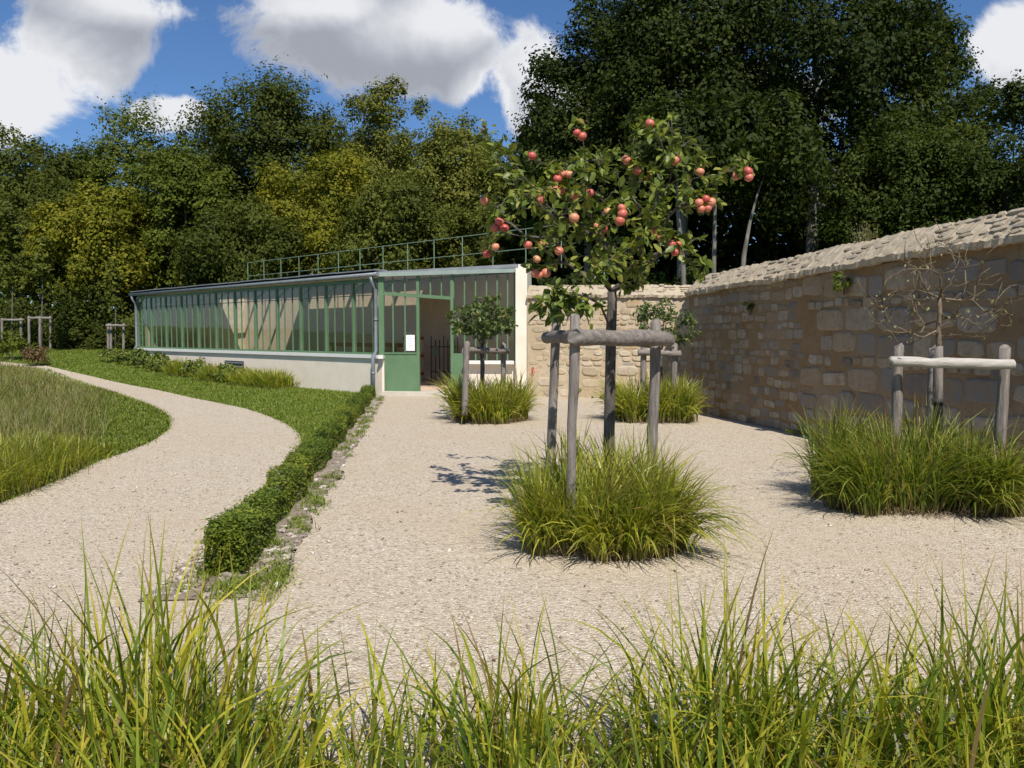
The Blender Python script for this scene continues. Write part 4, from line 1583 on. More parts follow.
# low spray of leaves over the left stakes
low0 = P(611, 318, D0)
low = []
for (px, py, d) in ((552, 300, 6.1), (563, 294, 6.05), (572, 300, 6.1), (582, 306, 6.1), (560, 308, 6.0), (545, 305, 6.15)):
    low.append(np.array(P(px, py, d)))
sp_root = len(nodes)
limb = [np.array(low0), np.array(P(600, 304, 6.75)), np.array(P(585, 296, 6.45)), np.array(P(570, 293, 6.2))]
base_i = 3
prev = base_i
lc = [base_i]
for p in limb[1:]:
    nodes.append(p); parent.append(prev); prev = len(nodes) - 1; lc.append(prev)
chains.append(lc)
lastlimb = prev
for t_ in low:
    ch = [lastlimb]
    pr = lastlimb
    for f in (0.5, 1.0):
        nodes.append(np.array(nodes[lastlimb]) + (t_ - np.array(nodes[lastlimb])) * f + np.array([0, 0, 0.01])); parent.append(pr); pr = len(nodes) - 1; ch.append(pr)
    chains.append(ch)
mb = MB()
skeleton_mesh(mb, nodes, parent, chains, 0.0042, 0.047, len(path), 0.47, 6, random.Random(5))
mb.build('trunk', M['bark'], ap, smooth=True)
leafed(ap, nodes, chains, rng, 'apple_leaf', 4.6, 0.082, 1, None, 0.25, 0.55)
# extra leaves on the low spray
pp = np.concatenate([np.repeat(np.array([t_]), 14, 0) + rng.normal(size=(14, 3)) * 0.05 for t_ in low])
V_, q_, t_ = near_leaves(pp, unit(rng.normal(size=pp.shape)), 0.10, rng, 0.5, 0.7)
np_obj('foliage', V_, [q_, t_], M['apple_leaf'], ap)


def apple_mesh():
    bm = bmesh.new()
    bmesh.ops.create_uvsphere(bm, u_segments=16, v_segments=10, radius=1.0)
    for v_ in bm.verts:
        z = v_.co.z
        r_ = math.hypot(v_.co.x, v_.co.y)
        k = 1.0 + 0.06 * z
        v_.co.x *= k; v_.co.y *= k
        v_.co.z = z * 0.9 - 0.30 * max(0, 1 - r_ / 0.42) ** 2 * (1 if z > 0 else -0.7)
    for f in bm.faces: f.smooth = True
    # stalk
    r1 = [bm.verts.new((0.05 * math.cos(a), 0.05 * math.sin(a), 0.55)) for a in np.arange(0, 6.28, 1.256)]
    r2 = [bm.verts.new((0.05 * math.cos(a) + 0.12, 0.05 * math.sin(a), 1.35)) for a in np.arange(0, 6.28, 1.256)]
    for i in range(5):
        f = bm.faces.new((r1[i], r1[(i + 1) % 5], r2[(i + 1) % 5], r2[i]))
        f.material_index = 1
    me = bpy.data.meshes.new('apple')
    bm.to_mesh(me); bm.free()
    me.materials.append(M['apple']); me.materials.append(M['twig'])
    return me


am = apple_mesh()
for p in ap_pos:
    o = bpy.data.objects.new('apple', am)
    C.objects.link(o)
    o.parent = ap
    o.location = p - Vector(ap.location)
    s_ = rng.uniform(0.033, 0.042)
    o.scale = (s_, s_, s_)
    o.rotation_euler = (rng.uniform(-.6, .6), rng.uniform(-.6, .6), rng.uniform(0, 6.28))

# --- small bushy tree before the greenhouse
rng = np.random.default_rng(78)
D2 = 14.6


def small_tree(name, label, px, base_py, fork_py, D, ells, mat, size, per, r, seed, tip=0.004, group=None, width=0.5, tdepth=0.45, minf=0.2):
    rng = np.random.default_rng(seed)
    b = P(px, base_py, D); b.z = float(terrain(b.x, D)) - 0.05
    root = thing(name, (b.x, D, b.z + 0.05), label, 'tree', group)
    f = P(px, fork_py, D)
    path = [b, b.lerp(f, 0.4), b.lerp(f, 0.75) + Vector((0.01, 0, 0)), b.lerp(f, 0.92), f]
    tg = []
    for (ex, ey, rx, ry, k) in ells:
        for _ in range(k):
            a_ = rng.uniform(0, 2 * math.pi); r_ = math.sqrt(rng.uniform(0, 1))
            tg.append(np.array(P(ex + rx * r_ * math.cos(a_), ey + ry * r_ * math.sin(a_), D + rng.normal() * tdepth)))
    nodes, parent, chains = skeleton(path, tg, rng)
    mb = MB()
    skeleton_mesh(mb, nodes, parent, chains, tip, r, len(path), 0.45, 6, random.Random(seed))
    mb.build('trunk', M['bark'], root, smooth=True)
    leafed(root, nodes, chains, rng, mat, per, size, 1, None, minf, width)
    return root


small_tree('young_tree', 'small round leafy tree with rusty tinged leaves before the greenhouse doorway', 482, 420, 346, 14.7, [(483, 318, 33, 22, 46), (478, 322, 30, 18, 20), (505, 315, 15, 10, 8), (490, 300, 14, 8, 6)], 'young_leaf', 0.095, 8.5, 0.042, 201)
fr2 = thing('tree_frame', (-0.4, 14.5, 0), 'short timber frame with one low rail under the round leafy tree', 'tree support', fr_grp)
stake(fr2, P(464.5, 415, 13.9), P(467, 343, 13.9), 0.055, 11); stake(fr2, P(503, 420, 15.0), P(503.5, 344, 15.0), 0.05, 12)
log(fr2, P(464, 350, 13.95), P(508, 351, 14.95), 0.055, 13); log(fr2, P(464, 352, 14.1), P(485, 350, 15.3), 0.05, 14)

small_tree('young_tree', 'small young tree with thin drooping leaves against the pale stone wall', 660, 425, 352, 14.9, [(652, 318, 22, 16, 26), (684, 330, 13, 16, 22), (670, 312, 20, 10, 10), (640, 325, 12, 10, 6)], 'young_leaf', 0.085, 6.0, 0.04, 202)
fr3 = thing('tree_frame', (2.7, 14.6, 0), 'dark timber frame with a short rail before the pale stone wall', 'tree support', fr_grp)
stake(fr3, P(643, 415, 14.6), P(643.5, 345, 14.6), 0.055, 15); stake(fr3, P(674.5, 415, 14.6), P(674.5, 345, 14.6), 0.055, 16)
log(fr3, P(638, 352.5, 14.5), P(681, 353.5, 14.5), 0.055, 17)

# --- nearly bare tree by the shaded wall
rng = np.random.default_rng(80)
D4 = 7.75
b4 = P(937, 470, D4); b4.z = -0.05
bt = thing('young_tree', (b4.x, D4, 0), 'almost leafless young tree with upswept bare twigs by the shaded wall', 'tree')
path = [b4, P(938, 420, D4), P(938, 385, D4), P(939, 362, D4), P(939, 345, D4), P(938, 330, D4), P(940, 314, D4), P(939, 298, D4)]
tg = [np.array(P(px, py, D4 + rng.normal() * 0.32)) for (px, py) in
      [(880, 298), (872, 318), (890, 332), (896, 275), (905, 262), (912, 300), (922, 248), (918, 270), (930, 285), (942, 238), (950, 252), (955, 270), (968, 248), (980, 262), (975, 285), (992, 285), (1002, 300), (985, 312), (965, 318), (1000, 325),
       (905, 318), (925, 310), (915, 335), (945, 300), (958, 300), (962, 335), (1012, 315), (990, 268), (885, 308), (935, 262), (868, 300), (900, 345), (915, 290), (900, 290), (887, 320), (940, 275), (950, 285), (965, 270), (972, 300), (980, 325), (955, 318), (925, 325), (908, 332), (930, 250), (960, 258), (985, 290), (920, 300), (895, 310), (1005, 290), (995, 312)]]
nodes, parent, chains = skeleton(path, tg, rng, 0.12, -0.03, 0.03, 0.30, 4)
for ch in list(chains[1:]):
    L_ = len(ch)
    for i in range(1, L_):
        for _ in range(2 if i > L_ * 0.4 else 1):
            if rng.random() > 0.62: continue
            p0 = np.array(nodes[ch[i]]); d_ = unit(p0 - np.array(nodes[ch[i - 1]]))
            d_ = unit(d_ + rng.normal(size=3) * 0.65 + np.array([0, 0, 0.25]))
            l_ = rng.uniform(0.08, 0.24)
            k_ = ch[i]; c_ = [k_]
            for f in (0.5, 1.0):
                nodes.append(p0 + d_ * l_ * f + rng.normal(size=3) * 0.008); parent.append(k_); k_ = len(nodes) - 1; c_.append(k_)
            chains.append(c_)
mb = MB()
skeleton_mesh(mb, nodes, parent, chains, 0.0030, 0.034, len(path), 0.42, 6, random.Random(8), 0.42)
mb.build('trunk', M['twig'], bt, smooth=True)
leafed(bt, nodes, chains, rng, 'sparse_leaf', 0.55, 0.036, 1, None, 0.4, 0.5)
mb = MB()
mb.tube([P(937.5, 402, D4 - 0.01) + Vector((0, 0, -.03)), P(937.5, 402, D4 - 0.01) + Vector((0, 0, .035))], 0.052, 12)
mb.build('tie_strap', M['strap'], bt, smooth=True)
mb = MB()
mb.tube([P(938, 440, D4) , P(938, 372, D4), P(938.8, 346, D4)], [0.043, 0.043, 0.041], 12, 0.05, random.Random(4))
mb.build('bark_sleeve', M['wood'], bt, smooth=True)
fr4 = thing('tree_frame', (4.05, 7.6, 0), 'timber frame with a bleached horizontal log before the shaded wall', 'tree support', fr_grp)
stake(fr4, P(895, 460, 7.6), P(898.5, 346, 7.6), 0.046, 21); stake(fr4, P(998, 470, 7.45), P(1005, 348, 7.45), 0.05, 22); stake(fr4, P(931, 440, 8.3), P(933, 348, 8.3), 0.045, 24)
log(fr4, P(891, 362, 7.42), P(1014, 364, 7.28), 0.050, 23, 'pale_wood', 0.047)

# --- far staked saplings on the left
far_specs = [
    ('spindly sapling standing between the two grey posts farthest along the lawn edge', 'two-post timber frame with a level rail beyond the brown meadow', 12, [(2, 352), (21, 352)], (2, 24), 320, 352, 37.0, (11, 270, 8, 30)),
    ('thin sapling behind the reddish plants with its trunk tied to grey posts', 'timber frame of three posts next to the reddish plants', 42, [(29, 353), (40, 354), (50.5, 350)], (29, 52), 318, 353, 36.0, (42, 262, 9, 34)),
    ('slim sapling on the far lawn close to the greenhouse end', 'small timber frame on the far lawn close to the greenhouse end', 115.5, [(108, 353), (111, 353), (123.5, 353)], (106, 126), 325.5, 353, 37.0, (116, 285, 9, 24)),
]
for (tl, fl_, px, posts, rail_x, ry, by_, D, cr) in far_specs:
    b = G(px, by_)
    D = b.y
    root = thing('sapling', tuple(b), tl, 'tree')
    mb = MB()
    mb.tube([b - Vector((0, 0, .1)), P(px, ry, D), P(px + 1, cr[1] - cr[3] * 0.3, D)], [0.045, 0.032, 0.008], 8, 0.05, random.Random(int(px)))
    mb.build('trunk', M['bark'], root, smooth=True)
    rng = np.random.default_rng(int(px) + 500)
    pts, nrm, cc = crown_points(rng, tuple(P(cr[0], cr[1], D)), (cr[2] / F * D, cr[2] / F * D, cr[3] / F * D), 14, 0.3, 900, 0.4, -1)
    V_, q_ = leaf_cards(pts, 0.16, rng, 0.3, 0.6, nrm)
    np_obj('crown', V_, [q_], M['leaf_olive'], root)
    fr = thing('tree_frame', tuple(b + Vector((0, -0.5, 0))), fl_, 'tree support', fr_grp)
    for (qx, qy) in posts:
        g_ = G(qx, qy)
        stake(fr, g_ - Vector((0, 0, 0.1)), P(qx, ry - 1.5, g_.y), 0.055, int(qx) + 31)
    log(fr, P(rail_x[0], ry, D - 0.25), P(rail_x[1], ry, D - 0.25), 0.055, int(px) + 60)

# ------------------------------------------------------------------ hedge
rng = np.random.default_rng(31)
hg = thing('hedge', tuple(H0), 'low clipped box hedge edging the gravel yard', 'hedge')
n = 62000
kk_ = np.concatenate([rng.uniform(0, Lh, n * 2 // 3), rng.uniform(0, Lh ** 0.5, n // 3) ** 2])
n = len(kk_)
hw = (0.14 + 0.028 * np.sin(kk_ * 3.1) + 0.022 * np.sin(kk_ * 7.7 + 1)) * np.clip(0.62 + (kk_ + 0.06) * 1.6, 0, 1)
hh = (0.285 + 0.03 * np.sin(kk_ * 2.3 + 1) + 0.03 * np.sin(kk_ * 6.1) + 0.018 * np.sin(kk_ * 13.3) + 0.016 * rng.normal(size=n)) * np.clip(0.8 + (kk_ + 0.06) * 0.9, 0, 1)
face = rng.random(n)
uu = rng.uniform(-1, 1, n)
zz_ = rng.uniform(0.04, 1, n)
top = face < 0.42
lat = np.where(top, uu * hw, np.sign(uu) * hw * (0.92 + 0.1 * rng.uniform(-1, 1, n)) * (1 - 0.22 * zz_ ** 3))
zc = np.where(top, hh * (1 - 0.22 * np.abs(uu) ** 2.5) + 0.015 * rng.normal(size=n), hh * zz_ * 0.97)
endm = rng.random(n) < 0.02
kk_ = np.where(endm, rng.uniform(-0.06, 0.04, n), kk_)
lat = np.where(endm, uu * hw, lat); zc = np.where(endm, hh * zz_, zc)
sprig = rng.random(n) < 0.03
zc = zc + np.where(sprig & top, rng.uniform(0, 0.07, n), 0)
pts = np.array(H0)[None, :] + np.array(hd)[None, :] * kk_[:, None] + np.array(hs)[None, :] * lat[:, None]
pts[:, 2] = zc
nrm = np.array(hs)[None, :] * np.where(top, 0, np.sign(lat))[:, None]
nrm[:, 2] = np.where(top, 1, 0.2)
V_, q_ = leaf_cards(pts, 0.026, rng, 0.25, 0.6, nrm)
np_obj('foliage', V_, [q_], M['hedge_leaf'], hg)
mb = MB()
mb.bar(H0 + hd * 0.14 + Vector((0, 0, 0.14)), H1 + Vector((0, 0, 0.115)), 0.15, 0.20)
mb.build('stems', simple('hedge_inside', (0.012, 0.018, 0.006), (0.03, 0.04, 0.012), 20.0, 0.95, 0.5, 0.02), hg)  # one solid near-black block filling the inside of the foliage
# sprigs standing above the near end
sp_pts = []
for (px, py) in ((214, 520), (225, 512), (236, 505), (249, 494), (203, 535), (262, 484), (290, 468)):
    base = P(px, py + 8, 5.5 + (560 - py) * 0.02)
    for j in range(26):
        sp_pts.append(np.array(base) + np.array([rng.normal() * 0.01, rng.normal() * 0.01, rng.uniform(-0.05, 0.03)]))
V_, q_ = leaf_cards(np.array(sp_pts), 0.024, rng, 0.3, 0.6)
np_obj('sprig', V_, [q_], M['hedge_leaf'], hg)

# rubble, weeds and litter on the soil strip
rs = random.Random(41)
mb = MB()
for i in range(760):
    k = (-0.5 + (rs.random() ** 1.5) * (Lh + 0.4)) if i < 560 else rs.uniform(-0.5, 0.6)
    lat_ = rs.uniform(0.14, 0.38)
    if k < 0.05 and rs.random() < 0.7: lat_ = rs.uniform(-0.35, 0.4)
    elif k < 0.8 and rs.random() < 0.4: lat_ = rs.uniform(-0.34, -0.19)
    c = H0 + hd * k + hs * lat_
    s_ = rs.uniform(0.007, 0.026) * (1.7 if rs.random() < 0.12 else 1)
    bm = bmesh.new()
    bmesh.ops.create_icosphere(bm, subdivisions=1, radius=1)
    a_ = rs.uniform(0, 6.28)
    ex = (rs.uniform(0.8, 1.8), rs.uniform(0.6, 1.1), rs.uniform(0.35, 0.7))
    vv_ = []
    for v_ in bm.verts:
        q3 = Vector((v_.co.x * ex[0], v_.co.y * ex[1], v_.co.z * ex[2])) * s_ * rs.uniform(0.8, 1.15)
        vv_.append(c + Vector((q3.x * math.cos(a_) - q3.y * math.sin(a_), q3.x * math.sin(a_) + q3.y * math.cos(a_), q3.z + s_ * 0.25 + 0.015)))
    mb.add(vv_, [[v_.index for v_ in f.verts] for f in bm.faces])
    bm.free()
tag(mb.build('rubble', M['rubble']), 'broken stones scattered on the soil beside the low hedge', 'rubble', None, 'stuff')
rng = np.random.default_rng(42)
n = 5200
k = -0.6 + rng.random(n) ** 1.6 * (Lh + 0.4)
cl = rng.integers(0, 110, n)
ck = -0.6 + rng.random(110) ** 1.3 * Lh; cla = rng.uniform(0.18, 0.38, 110)
ck[:22] = rng.uniform(-0.45, 0.02, 22); cla[:22] = rng.uniform(-0.32, 0.42, 22)
k = ck[cl] + rng.normal(size=n) * 0.07; la = cla[cl] + rng.normal(size=n) * 0.04
base = np.array(H0)[None] + np.array(hd)[None] * k[:, None] + np.array(hs)[None] * la[:, None]
base[:, 2] = 0.015
Vb, qb, al = blades(base, rng.uniform(0.03, 0.09, n), rng.normal(size=(n, 2)) * 0.9, rng.uniform(0.004, 0.010, n), rng, 3)
tag(np_obj('weeds', Vb, [qb], M['lawn_blade'], attr=al), 'small weeds sprouting on the soil beside the hedge', 'weeds', None, 'stuff')

# ------------------------------------------------------------------ lawn and meadow
pp_ = np.array(path_poly)
rng = np.random.default_rng(51)
meadow_poly = [(p[0], p[1]) for p in left_edge] + [(left_edge[-1][0] - 8, left_edge[-1][1] + 4), (-30, 30), (-30, 5), (left_edge[0][0] - 3, left_edge[0][1] - 0.9)]


def screen_scatter(n, x0, x1, y0, y1, rng, power=1.0):
    """random ground points, denser near the camera, in a wedge of the view"""
    d = y0 * (y1 / y0) ** rng.random(n)
    x = (x0 + (x1 - x0) * rng.random(n)) * d
    return x, d


# mown lawn blades (right of the path and the meadow tip)
x, y = screen_scatter(330000, -0.72, -0.10, 7.0, 40.0, rng)
hx = H0.x + (y - H0.y) / (H1.y - H0.y) * (H1.x - H0.x)
jx = rng.normal(size=len(x)) * 0.045
on_path = in_poly(x + jx, y + jx[::-1], path_poly)
gk = (x - A.x) * gd.x + (y - A.y) * gd.y
gt = (x - A.x) * gin.x + (y - A.y) * gin.y
in_gh = (gt > -0.03) & (gk > -0.3) & (gk < Lg + 0.1) | (gk <= -0.3) & (y > 20.4)
ok = (~on_path) & (x < hx - 0.1) & (~in_gh)
x, y = x[ok], y[ok]
n = len(x)
Vb, qb, al = blades(np.stack([x, y, terrain(x, y) + 0.0], 1), rng.uniform(0.025, 0.055, n) * (1 + y / 30), rng.normal(size=(n, 2)) * 0.6, 0.0035 + 0.0006 * y, rng, 2)
tag(np_obj('lawn_grass', Vb, [qb], M['lawn_blade'], attr=al), 'short mown grass of the lawn beside the curving path', 'lawn', None, 'stuff')

# tall meadow grass
x, y = screen_scatter(90000, -0.80, -0.36, 7.5, 34.0, rng)
ok = in_poly(x, y, meadow_poly)
x, y = x[ok], y[ok]
le = np.array(left_edge)
dist = np.min(np.hypot(x[:, None] - le[None, :, 0], y[:, None] - le[None, :, 1]), axis=1)
# tall growth stays off the mown rim round the tip
tip = G(171, 426)
rim = 0.35 + 1.5 * np.exp(-((y - tip.y - 0.8) / 4.0) ** 2)
keep = rng.random(len(x)) < np.clip((dist - rim * 0.5) / np.maximum(rim, 0.3), 0, 1)
x, y, dist = x[keep], y[keep], dist[keep]
n = len(x)
patch = np.sin(x * 1.7 + y * 0.6) + np.sin(y * 1.1 - x * 0.9)
hh = rng.uniform(0.14, 0.42, n) * (1 + 0.2 * patch) * np.clip(dist / 1.2, 0.35, 1)
Vb, qb, al = blades(np.stack([x, y, terrain(x, y)], 1), hh, rng.normal(size=(n, 2)) * 0.45 + np.array([0.12, 0.0]), 0.003 + 0.00045 * y, rng, 3)
tag(np_obj('meadow_grass', Vb, [qb], M['meadow'], attr=al), 'tall brownish meadow grass on the bank inside the path bend', 'meadow', None, 'stuff')

# bright sedge along the near meadow edge
rng = np.random.default_rng(52)
n = 7500
edge_pts = spline([G(p_[0], p_[1]) for p_ in [(-60, 520), (0, 500), (40, 484), (80, 467), (112, 452)]], 30)
ep = np.array(edge_pts)
idx = rng.integers(0, len(ep), n)
inset = rng.uniform(-0.03, 1.5, n)
inset = np.where(inset < 0.1, inset, inset)
base = np.stack([ep[idx, 0] - inset * 0.75 + rng.normal(size=n) * 0.1, ep[idx, 1] + inset * 0.75 + rng.normal(size=n) * 0.1, np.zeros(n)], 1)
lean = np.stack([0.35 * np.exp(-inset) + rng.normal(size=n) * 0.35, -0.45 * np.exp(-inset) + rng.normal(size=n) * 0.35], 1)
fade = np.clip((len(ep) - idx) / (len(ep) * 0.35), 0.35, 1)
Vb, qb, al = blades(base, rng.uniform(0.25, 0.52, n) * fade, lean, rng.uniform(0.006, 0.012, n), rng, 4)
tag(np_obj('sedge_edging', Vb, [qb], M['sedge'], attr=al), 'bright yellow-green sedge along the path edge before the meadow', 'grass', None, 'stuff')

# ------------------------------------------------------------------ foreground grass
rng = np.random.default_rng(61)
parts = []
# (pixel x, distance, height, blades, spread)
tufts = [(-10, 2.75, 0.62, 130, 0.13), (45, 2.85, 0.66, 90, 0.10), (105, 2.75, 0.84, 190, 0.13), (160, 2.8, 0.80, 190, 0.14), (215, 2.7, 0.70, 120, 0.13), (265, 2.65, 0.46, 45, 0.12), (335, 2.7, 0.50, 55, 0.10), (390, 2.7, 0.56, 70, 0.09),
         (450, 2.65, 0.40, 35, 0.12), (505, 2.7, 0.60, 110, 0.11), (560, 2.75, 0.64, 120, 0.12), (620, 2.65, 0.46, 55, 0.12), (690, 2.75, 0.70, 120, 0.12), (745, 2.8, 0.82, 200, 0.13), (800, 2.7, 0.64, 100, 0.13),
         (860, 2.75, 0.68, 120, 0.12), (915, 2.7, 0.62, 95, 0.12), (985, 2.8, 0.76, 180, 0.14), (1045, 2.8, 0.74, 160, 0.15), (-80, 2.8, 0.66, 130, 0.15), (1110, 2.8, 0.70, 130, 0.15)]
for (px, d, h, n, spread) in tufts:
    c = P(px, 600, d)
    for row in range(3):
        m = int(n * (0.52 if row == 0 else 0.36))
        dd = d - row * 0.33 + rng.normal() * 0.05
        hr = h * (0.97, 0.78, 0.64)[row]
        cxx = (px - 512) / F * dd + rng.normal() * 0.05
        off_ = rng.normal(size=(m, 2)) * spread
        base = np.stack([cxx + off_[:, 0], dd + off_[:, 1] * 0.8, np.full(m, 0.01)], 1)
        lean = off_ / spread * 0.16 + rng.normal(size=(m, 2)) * 0.24 + np.array([rng.normal() * 0.08 + 0.05, 0])
        wide = rng.random(m) < 0.26
        lean += np.where(wide[:, None], rng.normal(size=(m, 2)) * 0.55, 0)
        parts.append(blades(base, hr * rng.uniform(0.55, 1.22, m), lean, rng.uniform(0.006, 0.0185, m), rng, 7, 1.35, 0.25))
# low infill between the tufts
m = 950
base = np.stack([rng.uniform(-2.1, 2.1, m), rng.uniform(1.85, 2.95, m), np.full(m, 0.01)], 1)
parts.append(blades(base, rng.uniform(0.2, 0.48, m), rng.normal(size=(m, 2)) * 0.5, rng.uniform(0.008, 0.017, m), rng, 5))
Vb, qb, al = merge(parts)
tag(np_obj('foreground_grass', Vb, [qb], M['front_grass'], attr=al), 'tall green grass growing in a row closest to the camera', 'grass', None, 'stuff')

# loose pebbles and fallen leaves on the gravel
rng = np.random.default_rng(71)
n = 5200
x, y = screen_scatter(n, -0.70, 0.72, 3.0, 13.0, rng)
hx = H0.x + (y - H0.y) / (H1.y - H0.y) * (H1.x - H0.x)
ok = (in_poly(x, y, path_poly) | in_poly(x, y, yard)) & ~((x > hx - 0.2) & (x < hx + 0.45) & (y > 4.6)) & (x < 5.2)
x, y = x[ok], y[ok]
n = len(x)
oc = np.array([(1, 0, 0), (-1, 0, 0), (0, 1, 0), (0, -1, 0), (0, 0, 1), (0, 0, -1)], float)
tri = np.array([(0, 2, 4), (2, 1, 4), (1, 3, 4), (3, 0, 4), (2, 0, 5), (1, 2, 5), (3, 1, 5), (0, 3, 5)])
sz = rng.uniform(0.004, 0.010, n) * (1 + (rng.random(n) < 0.05) * 0.9)
Vp = oc[None] * sz[:, None, None] * (1 + 0.5 * rng.uniform(-1, 1, (n, 6, 1))) * np.array([1, 1, 0.7])
ang = rng.uniform(0, 6.28, n)
ca, sa_ = np.cos(ang)[:, None], np.sin(ang)[:, None]
Vp = np.stack([Vp[..., 0] * ca - Vp[..., 1] * sa_, Vp[..., 0] * sa_ + Vp[..., 1] * ca, Vp[..., 2]], -1)
Vp += np.stack([x, y, terrain(x, y) + 0.014 + sz * 0.2], -1)[:, None, :]
fp_ = (np.arange(n) * 6)[:, None, None] + tri[None]
M['pebble'] = stone_mat('pebble', [(0.0, (0.17, 0.13, 0.10)), (0.3, (0.38, 0.31, 0.23)), (0.7, (0.52, 0.45, 0.36)), (1.0, (0.74, 0.71, 0.64))], (0.42, 0.35, 0.27))
tag(np_obj('loose_pebbles', Vp.reshape(-1, 3), [fp_.reshape(-1, 3)], M['pebble']), 'loose pebbles lying on the pale gravel', 'pebbles', None, 'stuff')
n = 150
x, y = screen_scatter(n, -0.45, 0.72, 3.6, 14.0, rng)
ok = in_poly(x, y, yard); x, y = x[ok], y[ok]; n = len(x)
V_, q_ = leaf_cards(np.stack([x, y, np.full(n, 0.022)], 1), 0.035, rng, 4.0, 0.5)
M['litter'] = simple('fallen_leaf', (0.10, 0.06, 0.03), (0.30, 0.20, 0.09), 3.0, 0.8, 0.0)
tag(np_obj('fallen_leaves', V_, [q_], M['litter']), 'small brown fallen leaves lying on the gravel yard', 'leaves', None, 'stuff')


# ------------------------------------------------------------------ small plants
def bush(name, label, cat, c, r, n, size, mat, seed, group=None, stemcol='twig', bottom=-0.1):
    rng = np.random.default_rng(seed)
    c = Vector(c)
    root = thing(name, (c.x, c.y, c.z), label, cat, group)
    pts, nrm, cc = crown_points(rng, (c.x, c.y, c.z + r[2] * 0.9), r, max(6, int(n / 60)), min(r) * 0.45, n, 0.5, bottom - 0.5)
    pts[:, 2] = np.maximum(pts[:, 2], c.z + 0.02)
    V_, q_ = leaf_cards(pts, size, rng, 0.3, 0.5, nrm)
    mb = MB()
    for i in range(0, len(cc), max(1, len(cc) // 5)):
        e = Vector(cc[i])
        mb.tube([c, c.lerp(e, 0.5) + Vector((0, 0, .02)), e], [0.012, 0.009, 0.004], 5)
    mb.build('stem', M[stemcol], root)
    np_obj('foliage', V_, [q_], M[mat], root)
    return root


# border plants at the foot of the greenhouse wall
for i, px in enumerate(np.linspace(118, 276, 11)):
    k = None
    # base 0.45 m in front of the wall
    r_ = ray(px, 375)
    o = A - gin * 0.45
    det = gd.x * (-r_.y) - (-r_.x) * gd.y
    kk2 = ((-o.x) * (-r_.y) - (-r_.x) * (-o.y)) / det
    c = o + gd * kk2
    c.z = float(terrain(c.x, c.y)) - 0.02
    hgt = 0.50 if px not in (0,) else 0.4
    rngb = np.random.default_rng(300 + i)
    if i in (0, 1, 2, 3, 5, 7):
        bush('border_plant', 'dark leafy plant in the border at the foot of the greenhouse wall', 'plant', c, (0.85, 0.40, 0.30), 1700, 0.11, 'border_leaf', 300 + i, 'plants along the greenhouse base')
    else:
        root = thing('border_grass', tuple(c), 'tufted yellowish grass plant in the border at the foot of the greenhouse wall', 'plant', 'plants along the greenhouse base')
        m = 620
        off_ = rngb.normal(size=(m, 2)) * 0.22
        Vb, qb, al = blades(np.stack([c.x + off_[:, 0], c.y + off_[:, 1], np.full(m, c.z)], 1), rngb.uniform(0.35, 0.72, m), off_ * 1.2 + rngb.normal(size=(m, 2)) * 0.25, np.full(m, 0.022), rngb, 3)
        np_obj('blades', Vb, [qb], M['sedge'], root, attr=al)

bush('wall_plant', 'bushy green plant growing out of the shaded wall under its coping', 'plant', tuple(W0 + WD * 5.35 + WN * 0.10 + Vector((0, 0, 2.16))), (0.14, 0.15, 0.16), 420, 0.05, 'hedge_leaf', 401)
bush('wall_plant', 'small dark tuft growing in a hole of the shaded wall', 'plant', tuple(W0 + WD * 2.62 + WN * 0.05 + Vector((0, 0, 1.93))), (0.09, 0.09, 0.15), 160, 0.05, 'leaf_dark', 402)
bush('wall_weed', 'low weed at the foot of the shaded wall beside the dark sedge', 'weed', tuple(W0 + WD * 4.3 + WN * 0.15 + Vector((0, 0, 0.0))), (0.22, 0.16, 0.08), 260, 0.05, 'hedge_leaf', 403)
c = G(576, 398.5)
bush('wall_weed', 'leafy weed at the foot of the pale wall behind the leaning stake', 'weed', (c.x, c.y - 0.25, 0), (0.18, 0.12, 0.17), 240, 0.06, 'border_leaf', 404)
bush('wall_weed', 'low spreading weeds at the foot of the pale wall near the apple trunk', 'weed', (c.x + 0.68, c.y - 0.3, 0), (0.42, 0.12, 0.07), 300, 0.05, 'border_leaf', 405)
c = G(529, 399)
rf = thing('red_flower', (c.x, c.y - 0.3, 0), 'single red flower stalk before the pale wall beside the sedge clump', 'flower')
mb = MB(); t_ = P(533, 372, c.y - 0.3); mb.tube([Vector((c.x, c.y - 0.3, 0)), P(531, 385, c.y - 0.3), t_], [0.008, 0.007, 0.005], 5); mb.build('stem', M['twig'], rf)
rngf = np.random.default_rng(9)
V_, q_ = leaf_cards(np.array(t_)[None] + rngf.normal(size=(40, 3)) * np.array([0.05, 0.05, 0.06]), 0.055, rngf, 0.2, 0.6)
np_obj('petals', V_, [q_], simple('red_petal', (0.42, 0.07, 0.04), (0.55, 0.14, 0.08), 6.0, 0.6, 0.0), rf)
